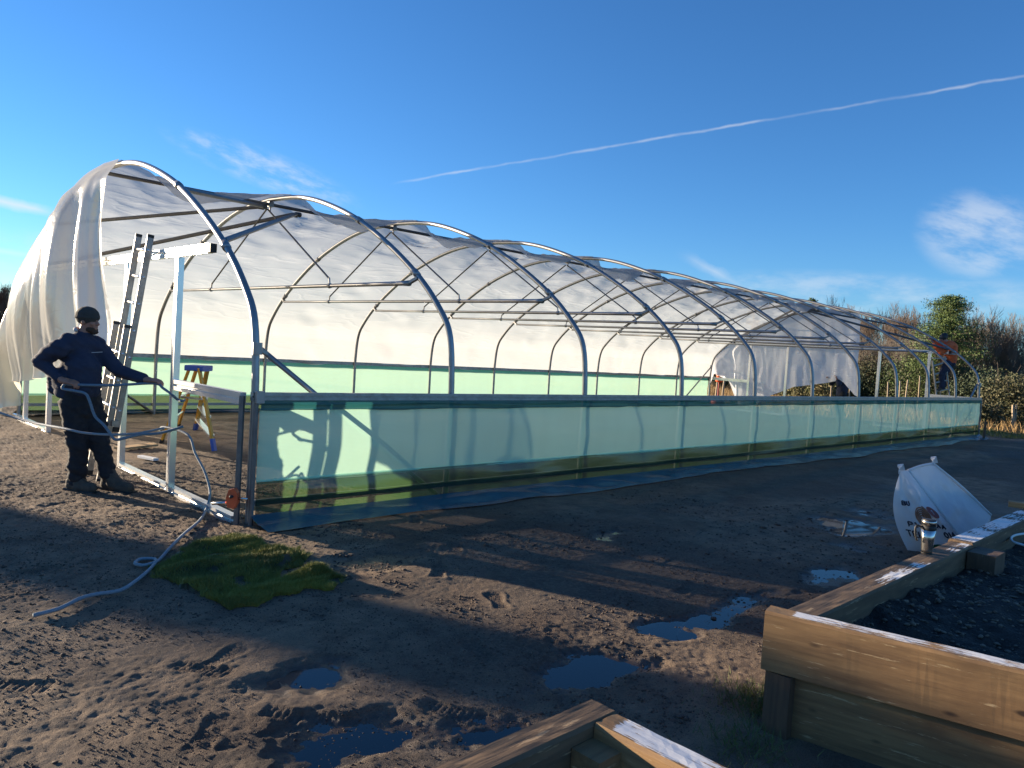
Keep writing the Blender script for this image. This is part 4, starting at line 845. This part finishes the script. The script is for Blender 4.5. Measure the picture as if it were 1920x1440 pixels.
for t in np.arange(.12, .95, .115): mb = MB(); mb.beam(lg+(lt2-lg)*t, rg+(rt2-rg)*t, .09, .025, (0, 0, 1)); mb.build('tread', 'alu_old', sl_)
for a_, b_ in ((lg, lt2), (rg, rt2)): mb = MB(); q = a_-tow*.85; mb.beam(q, b_-tow*.06, .02, .035, tow); mb.build('rear_leg', 'alu_old', sl_)
mb = MB(); mb.beam((lt2+rt2)/2-ex*.2, (lt2+rt2)/2+ex*.2, .16, .03, (0, 0, 1)); mb.build('platform', 'alu_old', sl_)
# --- person behind the far hanging sheet
pc = onx(1576, 720, XE+.66)*np.array((1, 1, 0)); p3 = empty('person', (pc[0], pc[1], gzl(pc[0], pc[1]))); tag(p3, 'person in dark clothes half hidden behind the hanging sheet, gripping its edge', 'person')
G3 = lambda a, b, z: pc+ex*a+tow*b+np.array((0, 0, z))
hnd = np.array(onx(1570, 712, XE+.36))
figure(p3, None, G3(.03, 0, 1.66), nrm(-ex+tow*.2), G3(.05, 0, 1.50), G3(.06, 0, 1.30), G3(.06, 0, .92), [(G3(-.06, .17, 1.42), G3(-.16, .24, 1.2), hnd), (G3(-.06, -.17, 1.42), G3(-.2, -.2, 1.2), G3(-.34, -.1, 1.34))],
       [(G3(.06, .1, .9), G3(.04, .1, .48), G3(.08, .1, .08), G3(-.08, .1, .04)), (G3(.06, -.1, .9), G3(.02, -.12, .48), G3(.1, -.12, .08), G3(-.06, -.12, .04))], 'navy', 'trouser', 'beard')
# ------------------------------------------------------------------ plants
def tree_mesh(seed, h, spread, levels, stems, up, r0, bark, twig, name, label, loc, group=None, trunk_frac=.25, sway=.25, split=(2, 4)):
    """bare tree: trunk and limbs as tapered tubes, fine twigs as thin three-sided tubes"""
    rd = np.random.default_rng(seed); t = MB(); tw = MB()
    def branch(p, d, ln, r, lev):
        n = 4; pts = [p]; q = p.copy(); dd = d.copy()
        for i in range(n):
            dd = nrm(dd+rd.normal(0, sway*.35, 3)+np.array((0, 0, up*.12))); q = q+dd*ln/n; pts.append(q.copy())
        r1 = r*.62; rr = [r+(r1-r)*i/n for i in range(n+1)]
        (t if r > .018 else tw).tube(pts, rr, 7 if r > .05 else (5 if r > .018 else 3), False)
        if lev <= 0: return
        k = rd.integers(split[0], split[1]+1)
        for j in range(k+1):
            i = int(rd.integers(1, n+1)) if j < k else n
            a = nrm(np.cross(dd, rd.normal(0, 1, 3))); ang = rd.uniform(.3, .85)*spread if j < k else rd.uniform(.05, .3)
            nd = nrm(dd*math.cos(ang)+a*math.sin(ang)+np.array((0, 0, up*.25)))
            branch(pts[i], nd, ln*rd.uniform(.58, .82), max(rr[i]*rd.uniform(.45, .7), .005), lev-1)
    for k in range(stems):
        a = 2*math.pi*k/max(stems, 1)+rd.uniform(0, 1); lean = 0.05 if stems == 1 else rd.uniform(.1, .45)
        branch(np.array((math.cos(a)*.15*(stems > 1), math.sin(a)*.15*(stems > 1), -.15)), nrm(np.array((math.cos(a)*lean, math.sin(a)*lean, 1))), h*trunk_frac, r0, levels)
    allz = max(max(v[2] for v in t.v), max([v[2] for v in tw.v] or [0])); s = h/allz
    for b in (t, tw): b.v = [(v[0]*s, v[1]*s, v[2]*s) for v in b.v]
    e = empty(name, (0, 0, 0)); a_ = t.build('trunk', bark, e, True); b_ = tw.build('crown', twig, e); e.location = tuple(loc); 
    for o in (a_, b_): o.matrix_parent_inverse = Matrix()
    tag(e, label, 'tree', group); return e
def copy_tree(e, loc, s, rz, label, group=None):
    c = e.copy(); C.objects.link(c); c.location = tuple(loc); c.scale = (s, s, s); c.rotation_euler = (0, 0, rz); c['label'] = label
    if group: c['group'] = group
    for ch in e.children: k = ch.copy(); C.objects.link(k); k.parent = c; k.matrix_parent_inverse = Matrix()
    return c
def at(px, dist):    # ground spot seen along a picture column, `dist` metres away
    r = ray(px, 700); r = np.array([r[0], r[1], 0]); r /= np.linalg.norm(r); p = r*dist; return np.array((p[0], p[1], gzl(p[0], p[1])))
def top_h(px, py, dist):
    r = ray(px, py); return H+dist*r[2]/math.hypot(r[0], r[1])
def leaves(cloud, size, rd, aspect=.6, updir=0.):
    n = len(cloud); a = rd.normal(0, 1, (n, 3)); a[:,2] += updir; a /= np.linalg.norm(a, axis=1)[:,None]; b = np.cross(a, rd.normal(0, 1, (n, 3))); b /= np.linalg.norm(b, axis=1)[:,None]
    s = size*rd.uniform(.6, 1.4, (n, 1)); v = np.stack([cloud-a*s, cloud+b*s*aspect, cloud+a*s, cloud-b*s*aspect], 1).reshape(-1, 3)
    return v, np.arange(n*4).reshape(-1, 4)
def conifer(seed, h, w, loc, name, label, n_br=150, dens=46, group=None, size=.04):
    rd = np.random.default_rng(seed); t = MB(); pts = []; a0 = seed
    t.tube([(0, 0, -.2), (0, 0, h*.5), (0.04, 0, h*.97)], [h*.022, h*.013, .012], 8)
    for i in range(n_br):
        f = rd.uniform(.06, .98)**.9; z = f*h; ln = w*(1-f)**.55*rd.uniform(.3, 1.1)*(.9+.15*math.sin(f*23+a0))+.12; a = rd.uniform(0, 2*math.pi); d = np.array((math.cos(a), math.sin(a), rd.uniform(-.05, .4)))
        p0 = np.array((0, 0, z)); ends = [p0, p0+d*ln*.5+(0, 0, .0), p0+d*ln+(0, 0, -.06*ln)]; t.tube(ends, [.02, .012, .005], 4, False)
        k = int(dens*ln/w*1.6)+10; tt = rd.uniform(.15, 1.05, k)[:,None]; q = p0+(d*ln)*tt+np.array((0, 0, -.06*ln))*tt**2
        pts.append(q+rd.normal(0, 1, (k, 3))*np.array((.13, .13, .09))*(.5+ln/w))
    v, f = leaves(np.concatenate(pts), size, rd, .32, .5)
    e = empty(name, (0, 0, 0)); a_ = t.build('trunk', 'bark', e); b_ = raw_mesh('crown', v, f, 'needle', e); e.location = tuple(loc)
    for o in (a_, b_): o.matrix_parent_inverse = Matrix()
    return tag(e, label, 'tree', group)
def bush(seed, rx, ry, h, n, m, loc, name, label, size=.065, group=None, cat='shrub', twigs=30):
    rd = np.random.default_rng(seed); k = 16; cs = rd.uniform(-1, 1, (k, 3))*np.array((rx*.7, ry*.7, 0)); cs[:,2] = rd.uniform(.15, .8, k)*h*(1-.45*np.hypot(cs[:,0]/rx, cs[:,1]/ry)); rr = rd.uniform(.22, .42, k)*min(h, rx*1.6)
    ci = rd.integers(0, k, n); dv = rd.normal(0, 1, (n, 3)); dv /= np.linalg.norm(dv, axis=1)[:,None]; q = cs[ci]+dv*(rr[ci]*rd.uniform(.35, 1.1, n))[:,None]; q = q[q[:,2] > .02]
    v, f = leaves(q, size, rd, .6); t = MB()
    for i in range(twigs):
        c = cs[rd.integers(0, k)]; e_ = c+rd.normal(0, 1, 3)*np.array((.3*rx, .3*ry, .2*h)); e_[2] = min(max(abs(e_[2]), .3)*1.1, h*1.15); b0 = np.array((c[0]*.4, c[1]*.4, -.1)); t.tube([b0, (b0+e_)/2+rd.normal(0, .08, 3), e_], [.03, .016, .005], 4, False)
    e = empty(name, (0, 0, 0)); a_ = t.build('stems', 'bark', e); b_ = raw_mesh('foliage', v, f, m, e); e.location = tuple(loc)
    for o in (a_, b_): o.matrix_parent_inverse = Matrix()
    return tag(e, label, cat, group)
# background right: conifer, big pale bare tree, brown bare trees, evergreens
conifer(31, top_h(1774, 554, 38), 2.7, at(1774, 38), 'conifer_tree', 'bushy bright green conifer rising behind the person in orange', 420, 190)
big = tree_mesh(41, top_h(1850, 562, 40), 1.15, 6, 7, .8, .10, 'bark_pale', 'twig_pale', 'bare_tree', 'wide many-stemmed pale bare tree between the conifer and the field edge', at(1852, 40), None, .30, .3, (2, 3))
br1 = tree_mesh(43, top_h(1690, 572, 46), .8, 6, 1, 1.0, .13, 'bark', 'twig', 'bare_tree', 'tall brown bare tree just beside the conifer, away from the pale tree', at(1706, 46), None, .30, .3, (2, 3))
br2 = tree_mesh(47, top_h(1650, 566, 47), .75, 6, 1, 1.1, .12, 'bark', 'twig', 'bare_tree', 'upright dark bare tree with fine twigs above the far hanging sheet', at(1658, 47), None, .32, .3, (2, 3))
for i, (e, px, py, ds, lb) in enumerate([(br1, 1632, 590, 50, 'thin brown bare tree behind the far hoops, beside the dark upright one'), (br2, 1735, 585, 50, 'reddish bare tree partly behind the conifer'), (br1, 1612, 580, 62, 'distant grey bare tree over the sheet end'),
        (br2, 1585, 566, 75, 'faint distant bare tree with loose crown over the tunnel roof'), (br2, 1541, 549, 70, 'narrow distant bare tree topping the tunnel roof line'), (br1, 1905, 610, 47, 'bare brown tree at the field edge behind the evergreen'),
        (br1, 1806, 600, 46, 'tangled bare tree right behind the conifer and pale tree'), (br2, 1780, 625, 36, 'low bare thicket tree behind the person in orange'), (big, 1722, 612, 42, 'low spreading bare thicket behind the far lintel'), (big, 1652, 615, 44, 'low spreading bare thicket beside the sheet edge'), (br1, 1680, 578, 49, 'brown bare tree between the two upright ones'), (br2, 1825, 590, 45, 'brown bare tree within the pale tree'), (big, 1905, 640, 41, 'low bare thicket over the dark evergreen bush')]):
    hh = top_h(px, py, ds); src_h = max(max(c.bound_box[k][2] for k in range(8)) for c in e.children); copy_tree(e, at(px, ds), hh/src_h, i*1.3+.4, lb)
for i, (px, py, ds, lb) in enumerate([(1405, 545, 80, 'tiny distant spruce tip peeping over the tunnel roof'), (1512, 556, 85, 'small distant spruce above the far hoops')]):
    conifer(60+i, top_h(px, py, ds), 1.9, at(px, ds), 'conifer_tree', lb, 70, 26, None, .16)
BR = 'undergrowth along the field edge'
for i, (px, py, ds, rx, n, m, lb) in enumerate([(1868, 668, 35, 1.9, 5200, 'ivy', 'large dark evergreen bush below the pale bare tree'), (1925, 690, 33, 1.7, 3600, 'shrub', 'green leafy hedge end by the field stakes'), (1815, 672, 37, 1.8, 3600, 'ivy', 'dark evergreen bush behind the far corner brace'),
        (1760, 668, 38, 1.9, 3600, 'shrub', 'olive bush behind the far step ladder'), (1705, 672, 40, 2.0, 3600, 'ivy', 'dark bush between the far door posts'), (1650, 664, 41, 2.0, 3600, 'shrub', 'mixed green bush behind the far lintel'),
        (1600, 672, 41, 1.8, 3000, 'ivy', 'dark bush beside the hanging sheet edge'), (1545, 705, 39, 1.7, 2200, 'bramble', 'low yellow-green bramble seen below the hanging sheet'), (1495, 708, 40, 1.6, 2200, 'bramble', 'low bramble mound below the lifted sheet edge'), (1450, 716, 41, 1.5, 1800, 'bramble', 'bramble mound at the foot of the hanging sheet'),
        (1350, 690, 46, 2.0, 2400, 'ivy', 'dark bush behind the orange machine'), (1840, 735, 31, 1.0, 1600, 'shrub', 'small scrubby bush at the edge of the dry grass')]):
    bush(100+i, rx, rx*.8, top_h(px, py, ds), int(n*4.5), m, at(px, ds), 'bush', lb, .042)
# unseen trees added on the sunny side to throw long shadows across the mud
conifer(71, 3.5, .34, (-4.80, 21.9, 0), 'conifer_tree', 'unseen columnar conifer added beyond the tunnel end to shade the mud', 330, 90, None, .10)
pt = tree_mesh(73, 6.5, .8, 5, 1, 1., .075, 'bark', 'twig', 'bare_tree', 'unseen slender sapling added next to the columnar conifer for its shadow', (-5.24, 20.4, 0), None, .85, .06, (2, 3))
copy_tree(pt, (-4.42, 17.4, 0), .9, 2., 'unseen slender sapling added between the conifer and the tunnel end for its shadow')
lt = tree_mesh(79, top_h(6, 522, 40), .9, 6, 3, 1., .1, 'bark', 'twig', 'bare_tree', 'dark bare tree beyond the draped tunnel end', at(-8, 40), None, .3, .3, (2, 3))
# stakes in the field
for i, (px, py0, py1, ds, w, m, lb) in enumerate([(1907, 760, 780, 31, .10, 'stake', 'thick pale stake at the edge of the dry grass'), (1912, 759, 779, 31.6, .06, 'stake', 'thin pale stake touching the thick one'), (1856, 791, 808, 24.6, .07, 'stake_dark', 'short dark stake in front of the dry grass'), (1918, 762, 775, 34, .06, 'stake', 'pale stake by the hedge end'),
        (1702, 712, 745, 33, .07, 'stake', 'weathered stake between far door posts'), (1690, 715, 745, 34, .06, 'stake', 'leaning stake between far door posts'), (1668, 716, 745, 33, .06, 'stake', 'stake right of the hanging sheet'), (1596, 720, 745, 32, .05, 'stake', 'thin stake beside the half-hidden person'),
        (1561, 714, 745, 32, .06, 'stake', 'stake left of the half-hidden person'), (1346, 710, 735, 33, .10, 'stake', 'pale post left of the orange machine'), (1358, 710, 735, 33.5, .10, 'stake', 'pale post right of the orange machine'), (1726, 705, 745, 35, .06, 'stake', 'tall stake near the far right door post')]):
    p = at(px, ds); z1 = top_h(px, py0, ds); mb = MB(); mb.tube([(0, 0, -.2), (.01, 0, z1*.5), (.03*math.sin(i*2.1), .03*math.cos(i), z1)], [w/2, w/2*.95, w/2*.85], 8); o = mb.build('stake', m); o.location = tuple(p); tag(o, lb, 'stake')
# orange machine seen through the gap
om = at(1349.5, 31); oe = empty('machine', om); tag(oe, 'small orange machine on a narrow stem seen through the gap under the sheet', 'machine')
mb = MB(); mb.lathe([(.10, .88), (.15, .93), (.15, 1.02), (.11, 1.06)], 14, om); mb.build('engine', 'orange', oe, True)
mb = MB(); mb.lathe([(.10, 1.06), (.13, 1.10), (.12, 1.18), (.05, 1.21)], 14, om); mb.build('tank', 'orange', oe, True)
mb = MB(); mb.lathe([(.03, .25), (.03, .88)], 8, om); mb.build('stem', 'redink', oe); mb = MB(); mb.lathe([(.25, .0), (.27, .12), (.2, .22), (.05, .26)], 14, om); mb.build('base', 'orange', oe, True)
# ------------------------------------------------------------------ turf, grass, clods (uncountable)
def blades(px, py, pz, hgt, wd, rd, lean=.5):
    n = len(px); a = rd.uniform(0, 2*math.pi, n); b = rd.uniform(0, 2*math.pi, n); h = hgt*rd.uniform(.5, 1.4, n); l = lean*h*rd.uniform(.2, 1, n)
    c = np.stack([px, py, pz], -1); wv = np.stack([np.cos(a), np.sin(a), 0*a], -1)*(wd*rd.uniform(.6, 1.3, n))[:,None]; tip = c+np.stack([np.cos(b)*l, np.sin(b)*l, h], -1)
    v = np.stack([c-wv, c+wv, tip], 1).reshape(-1, 3); return v, np.arange(n*3).reshape(-1, 3)
def inpoly(x, y, poly):
    r = np.zeros(len(x), bool); j = len(poly)-1
    for i in range(len(poly)):
        xi, yi = poly[i]; xj, yj = poly[j]; c = ((yi > y) != (yj > y)) & (x < (xj-xi)*(y-yi)/(yj-yi+1e-12)+xi); r ^= c; j = i
    return r
TURF = [[(285,1080),(330,1045),(395,1022),(450,1012),(520,1030),(575,1048),(560,1066),(520,1075),(505,1095),(470,1110),(380,1128),(300,1105)], [(385,1128),(470,1108),(530,1092),(590,1074),(648,1088),(600,1108),(520,1130),(430,1150)]]
def turf_h(x, y): return .022+np.maximum(fbm(x*1.1, y*2.6, 2.4, 4, 700, .5), -.15)*.085
for i, pl_ in enumerate(TURF):
    poly = [tuple(onz(*q)[:2]) for q in pl_]; pa = np.array(poly); lo, hi = pa.min(0)-.03, pa.max(0)+.03
    xs_ = np.arange(lo[0], hi[0], .02); ys_ = np.arange(lo[1], hi[1], .02); A, B = np.meshgrid(xs_, ys_, indexing='ij')
    def edge(x, y):
        m = np.full(x.shape, 1e9)
        for a_, b_ in zip(poly, poly[1:]+poly[:1]):
            a_ = np.array(a_); b_ = np.array(b_); d_ = b_-a_; t = np.clip(((x-a_[0])*d_[0]+(y-a_[1])*d_[1])/(d_@d_), 0, 1); m = np.minimum(m, np.hypot(x-a_[0]-t*d_[0], y-a_[1]-t*d_[1]))
        return m
    ins = inpoly(A.ravel()+fbm(A, B, 5, 3, 705).ravel()*.16, B.ravel()+fbm(A, B, 5, 3, 706).ravel()*.16, poly).reshape(A.shape); ed = edge(A, B)
    hgt = np.where(ins, turf_h(A, B)*sstep(ed, 0, .07), -.05); Zt = ground_z(A, B, False)+hgt
    t = empty('turf', (float(pa[:,0].mean()), float(pa[:,1].mean()), 0)); tag(t, ['larger rumpled green turf mat lying beside the loop of pale rope', 'smaller tapering turf piece along the edge of the rumpled mat'][i], 'turf')
    grid_mesh('turf_mat', np.stack([A, B, Zt], -1), 'turf_soil', t)
    rd = np.random.default_rng(710+i); n = 80000; x = rd.uniform(lo[0], hi[0], n); y = rd.uniform(lo[1], hi[1], n); k = inpoly(x+fbm(x, y, 5, 3, 705)*.16, y+fbm(x, y, 5, 3, 706)*.16, poly) & (fbm(x, y, 7, 3, 708) > -.30); x, y = x[k], y[k]; e_ = edge(x, y)
    z = ground_z(x, y, False)+turf_h(x, y)*sstep(e_, 0, .07)-.006; v, f = blades(x, y, z, .030, .0026, rd, 1.); o = raw_mesh('turf_blades', v, f, 'moss', t); o['kind'] = 'stuff'
rd = np.random.default_rng(720)
def grass(name, label, n, x, y, hgt, wd, m, lean=.6):
    v, f = blades(x, y, ground_z(x, y, False)-.01, hgt, wd, rd, lean); tag(raw_mesh(name, v, f, m), label, 'grass', kind='stuff')
g0 = onz(1425, 1325); x = g0[0]+rd.normal(0, .13, 1600); y = g0[1]+rd.normal(0, .10, 1600); grass('grass_tuft', 'grass tuft growing at the foot of the timber bed corner', 0, x, y, .045, .0025, 'weed', 1.)
g0 = onz(1400, 1405); x = g0[0]+rd.normal(0, .10, 500); y = g0[1]+rd.normal(0, .09, 500); grass('grass_tuft', 'sparse grass between the two raised beds', 0, x, y, .05, .0025, 'weed', 1.3)
n = 60000; x = rd.uniform(26.6, 44, n); y = rd.uniform(-6, 26, n); k = field_mask(x, y) > rd.uniform(.25, 1, n)
grass('dry_grass', 'long golden dry grass of the field beyond the far corner', 0, x[k], y[k], .30, .012, 'drygrass', .7)
n = 9000; x = rd.uniform(25.2, 27.8, n); y = rd.uniform(-3, 7.5, n); grass('field_edge_grass', 'short dark green grass strip along the field edge', 0, x, y, .10, .008, 'weed', .8)
# clods of mud
ico = [(0,0,1)]+[(.894*math.cos(a), .894*math.sin(a), .447) for a in [2*math.pi*i/5 for i in range(5)]]+[(.894*math.cos(a+.628), .894*math.sin(a+.628), -.447) for a in [2*math.pi*i/5 for i in range(5)]]+[(0,0,-1)]
icf = [(0,1,2),(0,2,3),(0,3,4),(0,4,5),(0,5,1),(1,6,2),(2,7,3),(3,8,4),(4,9,5),(5,10,1),(2,6,7),(3,7,8),(4,8,9),(5,9,10),(1,10,6),(11,7,6),(11,8,7),(11,9,8),(11,10,9),(11,6,10)]
def lumps(name, x, y, z, sz, m, rd, flat=.6):
    n = len(x); iv = np.array(ico); q = iv[None]*(1+rd.uniform(-.35, .35, (n, 12, 1)))*np.stack([sz*rd.uniform(.7, 1.5, n), sz*rd.uniform(.7, 1.3, n), sz*flat*rd.uniform(.6, 1.2, n)], -1)[:,None,:]
    a = rd.uniform(0, 6.28, n); ca, sa = np.cos(a)[:,None], np.sin(a)[:,None]; q = np.stack([q[...,0]*ca-q[...,1]*sa, q[...,0]*sa+q[...,1]*ca, q[...,2]], -1)+np.stack([x, y, z], -1)[:,None,:]
    f = (np.array(icf)[None]+(np.arange(n)*12)[:,None,None]).reshape(-1, 3); return raw_mesh(name, q.reshape(-1, 3), f, m, None, True)
n = 26000; u = rd.random(n); x = np.where(u < .55, rd.uniform(.2, 4.6, n), rd.uniform(2.9, 10, n)); y = np.where(u < .55, rd.uniform(1.7, 8.8, n), rd.uniform(1.7, 5.6, n)); k = fbm(x, y, 1.1, 3, 740) > -.02; x, y = x[k], y[k]
sz = .0025+.009*rd.random(len(x))**4+.013*(rd.random(len(x)) > .992)
o = lumps('mud_clods', x, y, ground_z(x, y)+sz*.25, sz, 'clod', rd); tag(o, 'small mud clods scattered over the wet ground', 'clods', kind='stuff')
n = 60000; x = rd.uniform(.3, 5.2, n); y = rd.uniform(1.7, 8.6, n); k = (fbm(x, y, 1.7, 3, 745) > -.08) & ((x < 2.8) | (y < 5.7)); x, y = x[k], y[k]; sz = .0015+.0045*rd.random(len(x))**3
oc = np.array([(1,0,0),(-1,0,0),(0,1,0),(0,-1,0),(0,0,1),(0,0,-1)], float); of = np.array([(0,2,4),(2,1,4),(1,3,4),(3,0,4),(2,0,5),(1,2,5),(3,1,5),(0,3,5)])
q = oc[None]*rd.uniform(.6, 1.4, (len(x), 6, 1))*sz[:,None,None]*np.array((1.2, 1.2, .8)); an = rd.uniform(0, 6.28, len(x)); ca, sa = np.cos(an)[:,None], np.sin(an)[:,None]
q = np.stack([q[...,0]*ca-q[...,1]*sa, q[...,0]*sa+q[...,1]*ca, q[...,2]], -1)+np.stack([x, y, ground_z(x, y)+sz*.3], -1)[:,None,:]
tag(raw_mesh('mud_crumbs', q.reshape(-1, 3), (of[None]+(np.arange(len(x))*6)[:,None,None]).reshape(-1, 3), 'clod'), 'fine crumbs of mud and grit on the ground', 'crumbs', kind='stuff')
n = 6500; x = rd.uniform(3.3, 8, n); y = rd.uniform(-.8, 1.34, n); k = x > 3.25+(1.37-y)*.233+.05; x, y = x[k], y[k]; sz = .004+.014*rd.random(len(x))**3
z = .40+fbm(x, y, 1.3, 3, 420)*.1+fbm(x, y, 7, 4, 424)*.045+sz*.3; tag(lumps('compost_crumbs', x, y, z, sz, 'crumb', rd), 'bark crumbs lying on the black compost of the bed', 'crumbs', kind='stuff')
# white hose end lying on the compost
q0 = [onz(px, py, .46) for px, py in ((1925, 1000), (1905, 1003), (1896, 1008), (1900, 1016), (1925, 1024))]
mb = MB(); mb.tube(spline(q0, 6), .009, 8); tag(mb.build('cable', 'white', None, True), 'white cable loop lying on the compost of the raised bed', 'cable')
